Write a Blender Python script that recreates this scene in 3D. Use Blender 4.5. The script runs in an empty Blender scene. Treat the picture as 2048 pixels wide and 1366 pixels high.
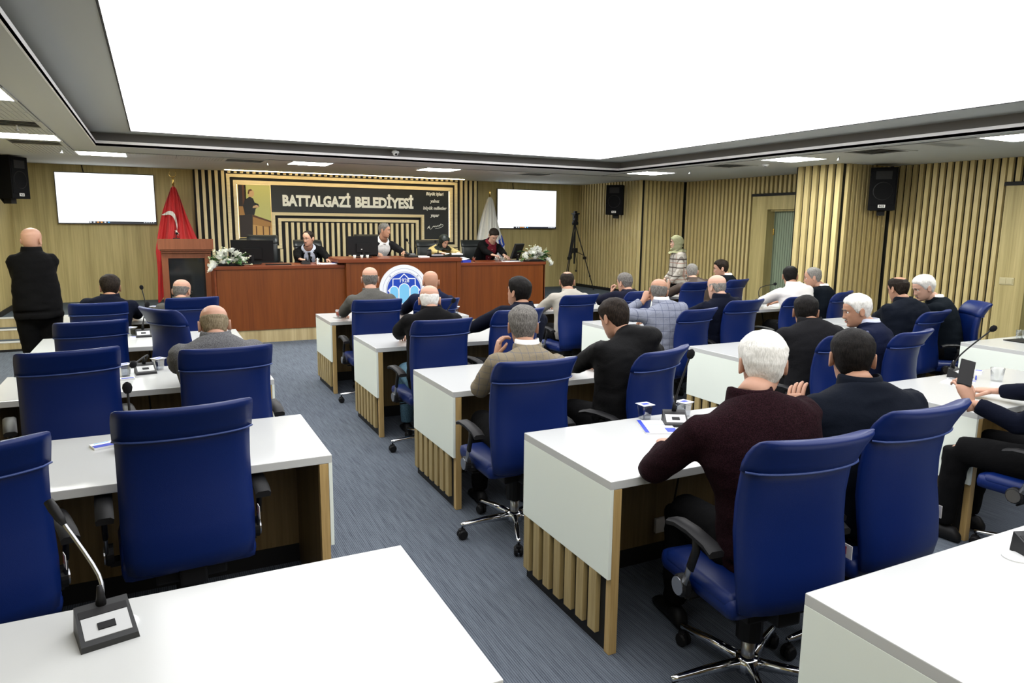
import bpy, bmesh, math, random
import numpy as np
from mathutils import Vector, Matrix, noise
random.seed(7)
PI = math.pi
SC = bpy.context.scene
COL = SC.collection
# ------------------------------------------------------------------ camera, world, exposure
cd = bpy.data.cameras.new('camera'); cam = bpy.data.objects.new('camera', cd); COL.objects.link(cam)
cd.sensor_width = 36.0; cd.lens = 1416.89 / 2048 * 36.0; cd.clip_start = 0.05; cd.clip_end = 100
_fw = Vector((0.44218281, 0.88218515, -0.16193741)); _rt = Vector((0.89471595, -0.44650861, 0.0106507))
_up = _rt.cross(_fw)
cam.matrix_world = Matrix(((_rt.x, _up.x, -_fw.x, 0), (_rt.y, _up.y, -_fw.y, 0), (_rt.z, _up.z, -_fw.z, 1.7426), (0, 0, 0, 1)))
SC.camera = cam
w = bpy.data.worlds.new('world'); SC.world = w; w.use_nodes = True
w.node_tree.nodes['Background'].inputs[0].default_value = (0.8, 0.85, 0.9, 1)
w.node_tree.nodes['Background'].inputs[1].default_value = 0.05
SC.view_settings.view_transform = 'Standard'; SC.view_settings.look = 'None'
SC.view_settings.exposure = 0.8; SC.view_settings.gamma = 1.0; SC.view_settings.use_curve_mapping = False
PANEL_FAR, PANEL_NEAR, TILE_LIGHT = 1.85, 1.65, 27.0     # what the luminous ceiling and the lamp tiles give off

# ------------------------------------------------------------------ materials
def new_mat(name):
    m = bpy.data.materials.new(name); m.use_nodes = True
    nt = m.node_tree; b = nt.nodes['Principled BSDF']
    return m, nt, b
def lin(c):
    return tuple((v / 12.92 if v <= .04045 else ((v + .055) / 1.055) ** 2.4) for v in c)
def S8(r, g, b): return lin((r / 255, g / 255, b / 255))
def plain(name, col, rough=.5, metal=0., spec=.5, bump=0., bscale=80., vary=0., trans=0., coat=0., sheen=0., ior=None):
    m, nt, b = new_mat(name)
    b.inputs['Base Color'].default_value = (*col, 1); b.inputs['Roughness'].default_value = rough
    b.inputs['Metallic'].default_value = metal; b.inputs['Specular IOR Level'].default_value = spec
    if trans: b.inputs['Transmission Weight'].default_value = trans
    if coat: b.inputs['Coat Weight'].default_value = coat; b.inputs['Coat Roughness'].default_value = .1
    if sheen: b.inputs['Sheen Weight'].default_value = sheen; b.inputs['Sheen Roughness'].default_value = .5
    if ior: b.inputs['IOR'].default_value = ior
    if bump or vary:
        tc = nt.nodes.new('ShaderNodeTexCoord'); n = nt.nodes.new('ShaderNodeTexNoise')
        n.inputs['Scale'].default_value = bscale; n.inputs['Detail'].default_value = 4
        nt.links.new(tc.outputs['Object'], n.inputs['Vector'])
        if bump:
            bp = nt.nodes.new('ShaderNodeBump'); bp.inputs['Strength'].default_value = bump; bp.inputs['Distance'].default_value = .004
            nt.links.new(n.outputs['Fac'], bp.inputs['Height']); nt.links.new(bp.outputs['Normal'], b.inputs['Normal'])
        if vary:
            mx = nt.nodes.new('ShaderNodeMix'); mx.data_type = 'RGBA'
            mx.inputs['A'].default_value = (*[c * (1 - vary) for c in col], 1); mx.inputs['B'].default_value = (*[min(1, c * (1 + vary)) for c in col], 1)
            nt.links.new(n.outputs['Fac'], mx.inputs['Factor']); nt.links.new(mx.outputs['Result'], b.inputs['Base Color'])
    return m
def emit(name, col, strength):
    m, nt, b = new_mat(name)
    b.inputs['Base Color'].default_value = (0.02, .02, .02, 1)
    b.inputs['Emission Color'].default_value = (*col, 1); b.inputs['Emission Strength'].default_value = strength
    return m
def wood(name, c1, c2, axis='z', scale=14., rough=.45, spec=.4, c3=None):
    """laminate with a long grain along one axis"""
    m, nt, b = new_mat(name)
    tc = nt.nodes.new('ShaderNodeTexCoord'); mp = nt.nodes.new('ShaderNodeMapping')
    s = {'z': (scale, scale, scale * .035), 'x': (scale * .035, scale, scale), 'y': (scale, scale * .035, scale)}[axis]
    mp.inputs['Scale'].default_value = s
    geo = nt.nodes.new('ShaderNodeNewGeometry')
    nt.links.new(geo.outputs['Position'], mp.inputs['Vector'])
    n1 = nt.nodes.new('ShaderNodeTexNoise'); n1.inputs['Scale'].default_value = 1.; n1.inputs['Detail'].default_value = 6; n1.inputs['Roughness'].default_value = .62
    n2 = nt.nodes.new('ShaderNodeTexNoise'); n2.inputs['Scale'].default_value = 5.; n2.inputs['Detail'].default_value = 3
    nt.links.new(mp.outputs[0], n1.inputs['Vector']); nt.links.new(mp.outputs[0], n2.inputs['Vector'])
    r = nt.nodes.new('ShaderNodeValToRGB'); r.color_ramp.elements[0].position = .33; r.color_ramp.elements[1].position = .68
    r.color_ramp.elements[0].color = (*c1, 1); r.color_ramp.elements[1].color = (*c2, 1)
    nt.links.new(n1.outputs['Fac'], r.inputs['Fac'])
    mx = nt.nodes.new('ShaderNodeMix'); mx.data_type = 'RGBA'; mx.blend_type = 'MULTIPLY'; mx.inputs['Factor'].default_value = .45
    r2 = nt.nodes.new('ShaderNodeValToRGB'); r2.color_ramp.elements[0].position = .35; r2.color_ramp.elements[1].position = .6
    r2.color_ramp.elements[0].color = (.66, .62, .55, 1); r2.color_ramp.elements[1].color = (1, 1, 1, 1)
    nt.links.new(n2.outputs['Fac'], r2.inputs['Fac'])
    nt.links.new(r.outputs['Color'], mx.inputs['A']); nt.links.new(r2.outputs['Color'], mx.inputs['B'])
    nt.links.new(mx.outputs['Result'], b.inputs['Base Color'])
    b.inputs['Roughness'].default_value = rough; b.inputs['Specular IOR Level'].default_value = spec
    return m
def cloth(name, col, rough=.85, weave=500., amt=.25, bump=.25, grid=None, gcol=None, gw=.06, plaid=None, fold=.35):
    """woven fabric: fine speckle, soft creases, optional check lines along the thing's own axes"""
    m, nt, b = new_mat(name)
    tc = nt.nodes.new('ShaderNodeTexCoord'); L = nt.links.new
    n = nt.nodes.new('ShaderNodeTexNoise'); n.inputs['Scale'].default_value = weave; n.inputs['Detail'].default_value = 2
    L(tc.outputs['Object'], n.inputs['Vector'])
    mx = nt.nodes.new('ShaderNodeMix'); mx.data_type = 'RGBA'
    mx.inputs['A'].default_value = (*[c * (1 - amt) for c in col], 1); mx.inputs['B'].default_value = (*[min(1, c * (1 + amt)) for c in col], 1)
    rr = nt.nodes.new('ShaderNodeValToRGB'); rr.color_ramp.elements[0].position = .38; rr.color_ramp.elements[1].position = .62
    L(n.outputs['Fac'], rr.inputs['Fac']); L(rr.outputs['Color'], mx.inputs['Factor'])
    out = mx.outputs['Result']
    if grid:
        sx = nt.nodes.new('ShaderNodeSeparateXYZ'); L(tc.outputs['Object'], sx.inputs[0])
        def line(src, period, width, off=0.):
            a = nt.nodes.new('ShaderNodeMath'); a.operation = 'MULTIPLY_ADD'; a.inputs[1].default_value = 1 / period; a.inputs[2].default_value = 50 + off
            L(src, a.inputs[0])
            f = nt.nodes.new('ShaderNodeMath'); f.operation = 'FRACT'; L(a.outputs[0], f.inputs[0])
            g = nt.nodes.new('ShaderNodeMath'); g.operation = 'LESS_THAN'; g.inputs[1].default_value = width; L(f.outputs[0], g.inputs[0])
            return g.outputs[0]
        def over(o, fac, colr, amt=1.):
            k = nt.nodes.new('ShaderNodeMath'); k.operation = 'MULTIPLY'; k.inputs[1].default_value = amt; L(fac, k.inputs[0])
            q = nt.nodes.new('ShaderNodeMix'); q.data_type = 'RGBA'; L(k.outputs[0], q.inputs['Factor']); L(o, q.inputs['A']); q.inputs['B'].default_value = (*colr, 1)
            return q.outputs['Result']
        if plaid:
            for per, wd, off, colr, am in plaid:
                out = over(out, line(sx.outputs['Z'], per, wd, off), colr, am)
                out = over(out, line(sx.outputs['X'], per, wd, off), colr, am * .8)
        else:
            out = over(out, line(sx.outputs['X'], grid, gw), gcol, .8); out = over(out, line(sx.outputs['Z'], grid, gw), gcol, .8)
    L(out, b.inputs['Base Color'])
    b.inputs['Roughness'].default_value = rough; b.inputs['Specular IOR Level'].default_value = .08
    n3 = nt.nodes.new('ShaderNodeTexNoise'); n3.inputs['Scale'].default_value = 9; n3.inputs['Detail'].default_value = 3; n3.inputs['Distortion'].default_value = 1.2
    L(tc.outputs['Object'], n3.inputs['Vector'])
    ad = nt.nodes.new('ShaderNodeMath'); ad.operation = 'MULTIPLY_ADD'; ad.inputs[1].default_value = 6.; L(n3.outputs['Fac'], ad.inputs[0]); L(n.outputs['Fac'], ad.inputs[2])
    bp = nt.nodes.new('ShaderNodeBump'); bp.inputs['Strength'].default_value = fold; bp.inputs['Distance'].default_value = .004
    L(ad.outputs[0], bp.inputs['Height']); L(bp.outputs['Normal'], b.inputs['Normal'])
    return m
def hairmat(name, c1, c2):
    m, nt, b = new_mat(name); L = nt.links.new
    tc = nt.nodes.new('ShaderNodeTexCoord'); mp = nt.nodes.new('ShaderNodeMapping'); mp.inputs['Scale'].default_value = (190, 190, 45)
    L(tc.outputs['Object'], mp.inputs['Vector'])
    n = nt.nodes.new('ShaderNodeTexNoise'); n.inputs['Scale'].default_value = 1.; n.inputs['Detail'].default_value = 3; n.inputs['Distortion'].default_value = .8
    L(mp.outputs[0], n.inputs['Vector'])
    r = nt.nodes.new('ShaderNodeValToRGB'); r.color_ramp.elements[0].position = .35; r.color_ramp.elements[1].position = .65
    r.color_ramp.elements[0].color = (*c1, 1); r.color_ramp.elements[1].color = (*c2, 1)
    L(n.outputs['Fac'], r.inputs['Fac']); L(r.outputs['Color'], b.inputs['Base Color'])
    bp = nt.nodes.new('ShaderNodeBump'); bp.inputs['Strength'].default_value = .45; bp.inputs['Distance'].default_value = .003
    L(n.outputs['Fac'], bp.inputs['Height']); L(bp.outputs['Normal'], b.inputs['Normal'])
    b.inputs['Roughness'].default_value = .65; b.inputs['Specular IOR Level'].default_value = .12
    return m
def carpet(name):
    m, nt, b = new_mat(name); L = nt.links.new
    geo = nt.nodes.new('ShaderNodeNewGeometry'); sx = nt.nodes.new('ShaderNodeSeparateXYZ'); L(geo.outputs['Position'], sx.inputs[0])
    mp = nt.nodes.new('ShaderNodeMapping'); mp.inputs['Scale'].default_value = (95, 3.5, 1); L(geo.outputs['Position'], mp.inputs['Vector'])
    n = nt.nodes.new('ShaderNodeTexNoise'); n.inputs['Scale'].default_value = 1.; n.inputs['Detail'].default_value = 5; n.inputs['Roughness'].default_value = .75
    L(mp.outputs[0], n.inputs['Vector'])
    w_ = nt.nodes.new('ShaderNodeTexWave'); w_.bands_direction = 'X'; w_.inputs['Scale'].default_value = 32.; w_.inputs['Distortion'].default_value = .6; w_.inputs['Detail Scale'].default_value = 4
    L(geo.outputs['Position'], w_.inputs['Vector'])
    g = nt.nodes.new('ShaderNodeTexNoise'); g.inputs['Scale'].default_value = 260.; L(geo.outputs['Position'], g.inputs['Vector'])
    a1 = nt.nodes.new('ShaderNodeMath'); a1.operation = 'MULTIPLY_ADD'; a1.inputs[1].default_value = .30; L(w_.outputs['Fac'], a1.inputs[0]); L(n.outputs['Fac'], a1.inputs[2])
    a2 = nt.nodes.new('ShaderNodeMath'); a2.operation = 'MULTIPLY_ADD'; a2.inputs[1].default_value = .35; L(g.outputs['Fac'], a2.inputs[0]); L(a1.outputs[0], a2.inputs[2])
    r = nt.nodes.new('ShaderNodeValToRGB'); r.color_ramp.elements[0].position = .5; r.color_ramp.elements[1].position = 1.08
    r.color_ramp.elements[0].color = (.034, .039, .056, 1); r.color_ramp.elements[1].color = (.150, .174, .208, 1)
    L(a2.outputs[0], r.inputs['Fac']); L(r.outputs['Color'], b.inputs['Base Color'])
    b.inputs['Roughness'].default_value = .95; b.inputs['Specular IOR Level'].default_value = .1
    bp = nt.nodes.new('ShaderNodeBump'); bp.inputs['Strength'].default_value = .5; bp.inputs['Distance'].default_value = .004
    L(a2.outputs[0], bp.inputs['Height']); L(bp.outputs['Normal'], b.inputs['Normal'])
    return m

M = {}
M['carpet'] = carpet('ribbed_carpet')
M['stagecarpet'] = plain('stage_carpet', (.085, .105, .125), .95, spec=.1, bump=.4, bscale=300, vary=.25)
M['wall'] = wood('olive_oak_laminate', S8(172, 157, 105), S8(204, 188, 133), 'z', 9.)
M['slat'] = wood('oak_slat', S8(196, 177, 122), S8(220, 202, 149), 'z', 30.)
M['slatx'] = wood('oak_frame', S8(236, 217, 170), S8(247, 231, 188), 'x', 30.)
M['slatf'] = wood('pale_oak_slat', S8(234, 216, 168), S8(246, 231, 187), 'z', 30.)
M['rise'] = wood('pale_oak_riser', S8(168, 150, 108), S8(200, 184, 142), 'z', 8.)
M['deskwood'] = wood('desk_oak', S8(178, 148, 92), S8(204, 174, 120), 'z', 30.)
M['deskslat'] = wood('desk_slat_oak', S8(158, 138, 92), S8(184, 164, 116), 'z', 30.)
M['darkpanel'] = wood('walnut_modesty', S8(112, 92, 58), S8(140, 118, 78), 'z', 14.)
M['cherry'] = wood('cherry_veneer', S8(106, 52, 14), S8(123, 64, 20), 'z', 10., rough=.38)
M['cherryx'] = wood('cherry_edge', S8(112, 52, 26), S8(128, 64, 34), 'x', 10., rough=.3)
M['lectwood'] = wood('lectern_veneer', S8(122, 70, 44), S8(138, 82, 54), 'z', 10., rough=.4)
M['white'] = plain('white_gloss_laminate', (.575, .585, .575), .16, spec=.5)
M['whiteside'] = plain('white_satin_laminate', (.87, .93, .85), .3, spec=.4)
M['black'] = plain('black_board', (.012, .012, .013), .6, spec=.3)
M['void'] = plain('dark_felt', (.02, .019, .016), .9, spec=.1)
M['ceil'] = plain('ceiling_paint', (.56, .575, .55), .85, spec=.15)
M['lip'] = plain('cornice_paint', (.93, .93, .94), .7, spec=.2)
M['cove'] = plain('cove_shade_grey', (.26, .25, .25), .85, spec=.15)  # darker than the ceiling: shade of the cove recess put into the colour
M['tile'] = plain('metal_ceiling_tile', (.52, .53, .50), .6, spec=.3)
M['seam'] = plain('ceiling_joint', (.06, .06, .06), .9)
M['metalwhite'] = plain('white_metal', (.7, .71, .7), .4)
M['chrome'] = plain('chrome', (.75, .76, .78), .12, metal=1.)
M['steel'] = plain('satin_steel', (.42, .43, .45), .32, metal=1.)
M['plastic'] = plain('black_plastic', (.008, .008, .009), .5, spec=.22)
M['plastic2'] = plain('dark_grey_plastic', (.022, .023, .024), .45, spec=.35)
M['foam'] = plain('black_foam', (.008, .008, .009), .95, spec=.1, bump=.5, bscale=600)
M['leather'] = plain('royal_blue_leather', (.0008, .0125, .10), .42, spec=.32, bump=.10, bscale=420)
M['leatherk'] = plain('black_leather', (.014, .017, .018), .36, spec=.45, bump=.12, bscale=420)
M['piping'] = plain('blue_piping', (.03, .06, .22), .4, spec=.5)
M['pipingk'] = plain('black_piping', (.03, .03, .032), .4)
M['paper'] = plain('paper', (.85, .86, .88), .7)
M['bluep'] = plain('blue_print', (.03, .06, .5), .4)
M['tag'] = plain('white_tag', (.8, .78, .76), .6)
M['red'] = plain('flag_red', (.55, .012, .015), .6, sheen=.2)
M['whitecloth'] = plain('white_satin_cloth', (.78, .77, .72), .5, sheen=.2)
M['gold'] = plain('polished_brass', (.75, .52, .16), .25, metal=1.)
M['gilt'] = plain('gilt_edge', (.78, .58, .25), .3, metal=.6)
def thinglass(name, tint, refl):
    m, nt, b = new_mat(name); nt.nodes.remove(b); L = nt.links.new
    t = nt.nodes.new('ShaderNodeBsdfTransparent'); t.inputs[0].default_value = (*tint, 1); g = nt.nodes.new('ShaderNodeBsdfGlossy'); g.inputs['Roughness'].default_value = .05
    lw = nt.nodes.new('ShaderNodeLayerWeight'); lw.inputs['Blend'].default_value = refl; mx = nt.nodes.new('ShaderNodeMixShader')
    L(lw.outputs['Facing'], mx.inputs[0]); L(t.outputs[0], mx.inputs[1]); L(g.outputs[0], mx.inputs[2]); L(mx.outputs[0], nt.nodes['Material Output'].inputs[0]); return m
M['glass'] = thinglass('clear_glass', (.95, .96, .96), .25)
M['cupplastic'] = thinglass('clear_cup_plastic', (.90, .91, .93), .42)
M['foil'] = plain('foil_lid', (.8, .82, .9), .3, spec=.6)
M['tea'] = plain('tea', (.22, .03, .01), .1)
M['screen'] = emit('screen_white', (.93, .97, 1.), 1.05)
M['screentint'] = emit('screen_tint', (.70, .80, .88), .95)
M['taskbar'] = emit('screen_taskbar', (.01, .012, .02), 1.)
M['icon'] = emit('screen_icons', (.7, .75, .8), .8)
M['iconb'] = emit('screen_icons_blue', (.05, .35, .8), .8)
M['icono'] = emit('screen_icons_orange', (.8, .3, .05), .8)
M['bezel'] = plain('tv_bezel', (.03, .03, .032), .3)
M['panelA'] = emit('luminous_film_far', (1., .992, 1.), PANEL_FAR)
M['panelB'] = emit('luminous_film_near', (.985, .985, 1.), PANEL_NEAR)
M['lampt'] = emit('lamp_diffuser', (.97, 1., .94), TILE_LIGHT); M['lampb'] = emit('lamp_diffuser_stage', (.97, 1., .94), TILE_LIGHT * 0.9)
M['led'] = emit('warm_led_strip', (1., .80, .42), 3.0); M['ledcove'] = emit('cove_led_strip', (1., .80, .48), 20.); M['ledlow'] = emit('warm_led_strip_dim', (1., .66, .28), .8)
M['signblack'] = plain('sign_black', (.018, .021, .022), .45, spec=.4)
M['letter'] = plain('letter_white', (.93, .95, .91), .5)
M['logow'] = plain('logo_white', (.86, .88, .93), .35)
M['logob'] = plain('logo_blue', (.012, .06, .45), .35)
M['logoc'] = plain('logo_cyan', (.20, .56, .85), .35)
M['logog'] = plain('logo_grey', (.35, .38, .5), .4)
M['doorg'] = plain('grey_green_door', S8(136, 150, 128), .45)
M['doorline'] = plain('door_groove', S8(100, 112, 96), .5)
M['switch'] = plain('ivory_switch', S8(196, 186, 146), .4)
M['petal'] = plain('white_petal', (.82, .83, .76), .6, bump=.1)
M['petalc'] = plain('cream_petal', (.76, .8, .52), .6)
M['leaf'] = plain('leaf_green', (.045, .12, .03), .5)
M['sprig'] = plain('pale_sprig', (.55, .6, .42), .6)
M['skinA'] = plain('skin_warm', (.50, .28, .195), .5, spec=.35, vary=.10, bscale=30)
M['skinB'] = plain('skin_tan', (.42, .225, .145), .5, spec=.35, vary=.10, bscale=30)
M['skinC'] = plain('skin_fair', (.56, .34, .25), .5, spec=.35, vary=.08, bscale=30)
M['eye'] = plain('eye_white', (.7, .68, .64), .2)
M['iris'] = plain('iris', (.02, .012, .008), .2)
M['lipm'] = plain('lips', (.36, .13, .1), .5)
M['hairK'] = hairmat('black_hair', (.003, .003, .003), (.012, .010, .009))
M['hairB'] = hairmat('dark_brown_hair', (.006, .0045, .0035), (.026, .018, .013))
M['hairG'] = hairmat('grey_hair', (.13, .125, .115), (.30, .285, .26))
M['hairS'] = hairmat('salt_grey_hair', (.075, .07, .064), (.20, .187, .172))
M['hairW'] = hairmat('white_hair', (.58, .57, .53), (.82, .81, .77))
M['hairT'] = hairmat('thin_brown_hair', (.13, .1, .06), (.28, .23, .15))
M['shirtw'] = cloth('white_shirt', (.80, .79, .78), .8, 700, .05)
# ------------------------------------------------------------------ mesh helpers
class MB:
    def __init__(s): s.v = []; s.f = []; s.m = []; s.mi = 0
    def add(s, vs, fs):
        o = len(s.v); s.v.extend([tuple(map(float, p)) for p in vs]); s.f.extend([tuple(i + o for i in f) for f in fs]); s.m.extend([s.mi] * len(fs)); return s
    def box(s, x0, x1, y0, y1, z0, z1, c=0.):
        if c <= 0:
            vs = [(x, y, z) for z in (z0, z1) for y in (y0, y1) for x in (x0, x1)]
            return s.add(vs, [(0, 2, 3, 1), (4, 5, 7, 6), (0, 1, 5, 4), (2, 6, 7, 3), (0, 4, 6, 2), (1, 3, 7, 5)])
        bm = bmesh.new(); bmesh.ops.create_cube(bm, size=1)
        for v in bm.verts: v.co = ((x0 + x1) / 2 + v.co.x * (x1 - x0), (y0 + y1) / 2 + v.co.y * (y1 - y0), (z0 + z1) / 2 + v.co.z * (z1 - z0))
        bmesh.ops.bevel(bm, geom=bm.edges[:], offset=c, segments=2, affect='EDGES', profile=.6)
        return s.bm(bm)
    def bm(s, bm):
        bm.verts.index_update(); s.add([v.co[:] for v in bm.verts], [[v.index for v in f.verts] for f in bm.faces]); bm.free(); return s
    def loft(s, rings, caps=True, closed=True):
        n = len(rings[0]); vs = [p for r in rings for p in r]; fs = []
        for k in range(len(rings) - 1):
            for i in range(n if closed else n - 1):
                j = (i + 1) % n; fs.append((k * n + i, k * n + j, (k + 1) * n + j, (k + 1) * n + i))
        if caps and closed: fs.append(tuple(range(n))[::-1]); fs.append(tuple(range((len(rings) - 1) * n, len(rings) * n)))
        return s.add(vs, fs)
    def tube(s, pts, rad, n=8, caps=True, flat=None):
        pts = [Vector(p) for p in pts]; rad = rad if hasattr(rad, '__len__') else [rad] * len(pts)
        ref = None; rings = []
        for i, p in enumerate(pts):
            t = (pts[min(i + 1, len(pts) - 1)] - pts[max(i - 1, 0)]).normalized()
            if ref is None:
                ref = Vector((0, 0, 1)) if abs(t.z) < .9 else Vector((1, 0, 0))
            a = (ref - t * ref.dot(t)).normalized(); ref = a; b = t.cross(a)
            fl = flat if flat else 1.
            rings.append([p + (a * math.cos(2 * PI * k / n) * fl + b * math.sin(2 * PI * k / n)) * rad[i] for k in range(n)])
        return s.loft(rings, caps)
    def lathe(s, prof, n=16, c=(0, 0, 0), axis='z'):
        rings = []
        for r, h in prof:
            ring = []
            for k in range(n):
                a = 2 * PI * k / n; q = (r * math.cos(a), r * math.sin(a), h)
                if axis == 'x': q = (q[2], q[0], q[1])
                if axis == 'y': q = (q[0], -q[2], q[1])
                ring.append((c[0] + q[0], c[1] + q[1], c[2] + q[2]))
            rings.append(ring)
        return s.loft(rings)
    def ball(s, c, r, seg=12, rings=8, sc=(1, 1, 1)):
        rs = []
        for i in range(1, rings):
            t = PI * i / rings
            rs.append([(c[0] + r * sc[0] * math.sin(t) * math.cos(2 * PI * k / seg), c[1] + r * sc[1] * math.sin(t) * math.sin(2 * PI * k / seg), c[2] - r * sc[2] * math.cos(t)) for k in range(seg)])
        return s.loft(rs)
    def prism(s, poly, y0, y1):
        """polygon in x,z given counter-clockwise, extruded along y"""
        n = len(poly); vs = [(x, y0, z) for x, z in poly] + [(x, y1, z) for x, z in poly]
        return s.add(vs, [tuple(range(n))] + [tuple(range(n, 2 * n))[::-1]] + [(i, i + n, (i + 1) % n + n, (i + 1) % n) for i in range(n)])
    def strip(s, outer, inner, y0, y1):
        """closed band between two loops of equal length in x,z"""
        n = len(outer)
        vs = [(x, y0, z) for x, z in outer] + [(x, y0, z) for x, z in inner] + [(x, y1, z) for x, z in outer] + [(x, y1, z) for x, z in inner]
        fs = []
        for i in range(n):
            j = (i + 1) % n
            fs += [(i, j, n + j, n + i), (2 * n + i, 3 * n + i, 3 * n + j, 2 * n + j), (i, 2 * n + i, 2 * n + j, j), (n + i, n + j, 3 * n + j, 3 * n + i)]
        return s.add(vs, fs)
    def build(s, name, mat, parent=None, smooth=False, loc=None):
        me = bpy.data.meshes.new(name); me.from_pydata(s.v, [], s.f)
        mats = mat if isinstance(mat, (list, tuple)) else [mat]
        for q in mats: me.materials.append(q)
        if len(mats) > 1: me.polygons.foreach_set('material_index', s.m)
        bm = bmesh.new(); bm.from_mesh(me); bmesh.ops.recalc_face_normals(bm, faces=bm.faces); bm.to_mesh(me); bm.free()
        if smooth: me.polygons.foreach_set('use_smooth', [True] * len(me.polygons))
        return link(name, me, parent, loc)
def link(name, me, parent=None, loc=None):
    o = bpy.data.objects.new(name, me); COL.objects.link(o)
    if parent: o.parent = parent
    if loc: o.location = loc
    return o
def autosmooth(o, ang=40):
    me = o.data; bm = bmesh.new(); bm.from_mesh(me)
    for e in bm.edges:
        if len(e.link_faces) == 2 and e.calc_face_angle(0) > math.radians(ang): e.smooth = False
    for f in bm.faces: f.smooth = True
    bm.to_mesh(me); bm.free(); return o
def thing(name, label, cat, loc=(0, 0, 0), rot=0., group=None):
    o = bpy.data.objects.new(name, None); COL.objects.link(o); o.empty_display_size = .1
    o.location = loc; o.rotation_euler = (0, 0, rot); o['label'] = label; o['category'] = cat
    if group: o['group'] = group
    return o
def tag(o, label, cat, group=None):
    o['label'] = label; o['category'] = cat
    if group: o['group'] = group
    return o
def struct(o): o['kind'] = 'structure'; return o
def copy_tree(root, label=None, loc=None, rot=None):
    r = root.copy(); COL.objects.link(r)
    if label: r['label'] = label
    if loc is not None: r.location = loc
    if rot is not None: r.rotation_euler = (0, 0, rot)
    for ch in root.children:
        c = ch.copy(); COL.objects.link(c); c.parent = r
        for g in ch.children:
            d = g.copy(); COL.objects.link(d); d.parent = c
    return r
def text_mesh(name, body, size, mat, parent, loc, bold=.0, ext=.01, align='CENTER', shear=0., width=None):
    cu = bpy.data.curves.new(name, 'FONT'); cu.body = body; cu.size = size; cu.extrude = ext; cu.offset = bold; cu.align_x = align; cu.shear = shear; cu.resolution_u = 3
    t = bpy.data.objects.new(name, cu); COL.objects.link(t)
    dg = bpy.context.evaluated_depsgraph_get(); me = bpy.data.meshes.new_from_object(t.evaluated_get(dg))
    bpy.data.objects.remove(t); bpy.data.curves.remove(cu)
    me.name = name; me.materials.clear(); me.materials.append(mat)
    xs = [v.co.x for v in me.vertices]; k = width / (max(xs) - min(xs)) if width and xs else 1.
    for v in me.vertices: x, y, z = v.co; v.co = (x * k, -z, y)        # stands upright, facing -y
    o = link(name, me, parent, loc); return o
# ------------------------------------------------------------------ room shell
XL, XR, YB, YN, ZC = -2.0, 9.6, 13.75, -2.2, 2.635
ZS = .40                                          # stage height
struct(MB().box(XL - .15, XR + .4, YN - .15, YB + .15, -.12, 0).build('floor', M['carpet']))
wl = struct(MB().box(XL - .15, XL, YN, YB, 0, 3.0).build('wall_left', M['wall']))
wb = struct(MB().box(XL - .15, XR + .3, YB, YB + .15, 0, 3.0).build('wall_back', M['wall']))
struct(MB().box(XL - .15, XR + .3, YN - .15, YN, 0, 3.0).build('wall_front', M['wall']))
struct(MB().box(XL, XL + .02, 11.9, YB, ZS, ZS + .07).build('baseboard_left', M['black']))
# right wall with its projecting column casing, door openings and slats
mb = MB()
mb.box(8.56, 9.9, 11.52, YB, 0, 3.0)
mb.box(9.66, 9.9, 9.27, 11.52, 0, 3.0).box(9.66, 9.9, 7.77, 8.35, 0, 3.0).box(9.66, 9.9, 8.35, 9.27, 2.06, 3.0)
mb.box(8.60, 9.9, 6.97, 7.77, 0, 3.0)
mb.box(9.56, 9.9, 5.0, 6.97, 0, 3.0).box(9.56, 9.9, YN, 4.0, 0, 3.0).box(9.56, 9.9, 4.0, 5.0, 2.06, 3.0)
wr = struct(mb.build('wall_right', M['void']))
_sl = {}
def slat(parent, x0, x1, y0, y1, z0, z1, m='slat'):
    k = (round(x1 - x0, 3), round(y1 - y0, 3), round(z1 - z0, 3), m)
    if k not in _sl:
        o = MB().box(0, x1 - x0, 0, y1 - y0, 0, z1 - z0, .004 if z1 - z0 < .5 else 0).build('slat', M[m], parent, loc=(x0, y0, z0)); _sl[k] = o.data; return o
    return link('slat', _sl[k], parent, (x0, y0, z0))
y = 11.60
while y < 13.7: slat(wr, 8.515, 8.56, y, y + .055, ZS + .06, ZC); y += .103
slat(wr, 8.515, 8.56, 11.475, 11.535, 0, ZC)
x = 8.64
while x < 9.6: slat(wr, x, x + .055, 11.475, 11.52, 0, ZC); x += .098
y = 9.68
while y < 11.45: slat(wr, 9.615, 9.66, y, y + .055, .06, ZC); y += .100
y = 7.80
while y < 9.62: slat(wr, 9.615, 9.66, y, y + .055, 2.34, ZC); y += .100
for k in range(6): slat(wr, 8.55, 8.60, 6.965 + .133 * k, 6.965 + .133 * k + .075, 0, ZC)
x = 8.66
while x < 9.52: slat(wr, x, x + .055, 6.92, 6.97, 0, ZC); x += .10
y = 5.345
while y < 6.9: slat(wr, 9.515, 9.56, y, y + .055, .06, ZC); y += .0975
y = 3.9
while y < 5.30: slat(wr, 9.515, 9.56, y, y + .055, 2.34, ZC); y += .0975
struct(MB().box(8.50, 8.515, 11.6, YB, ZS, ZS + .06).build('baseboard_right', M['black']))
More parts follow.
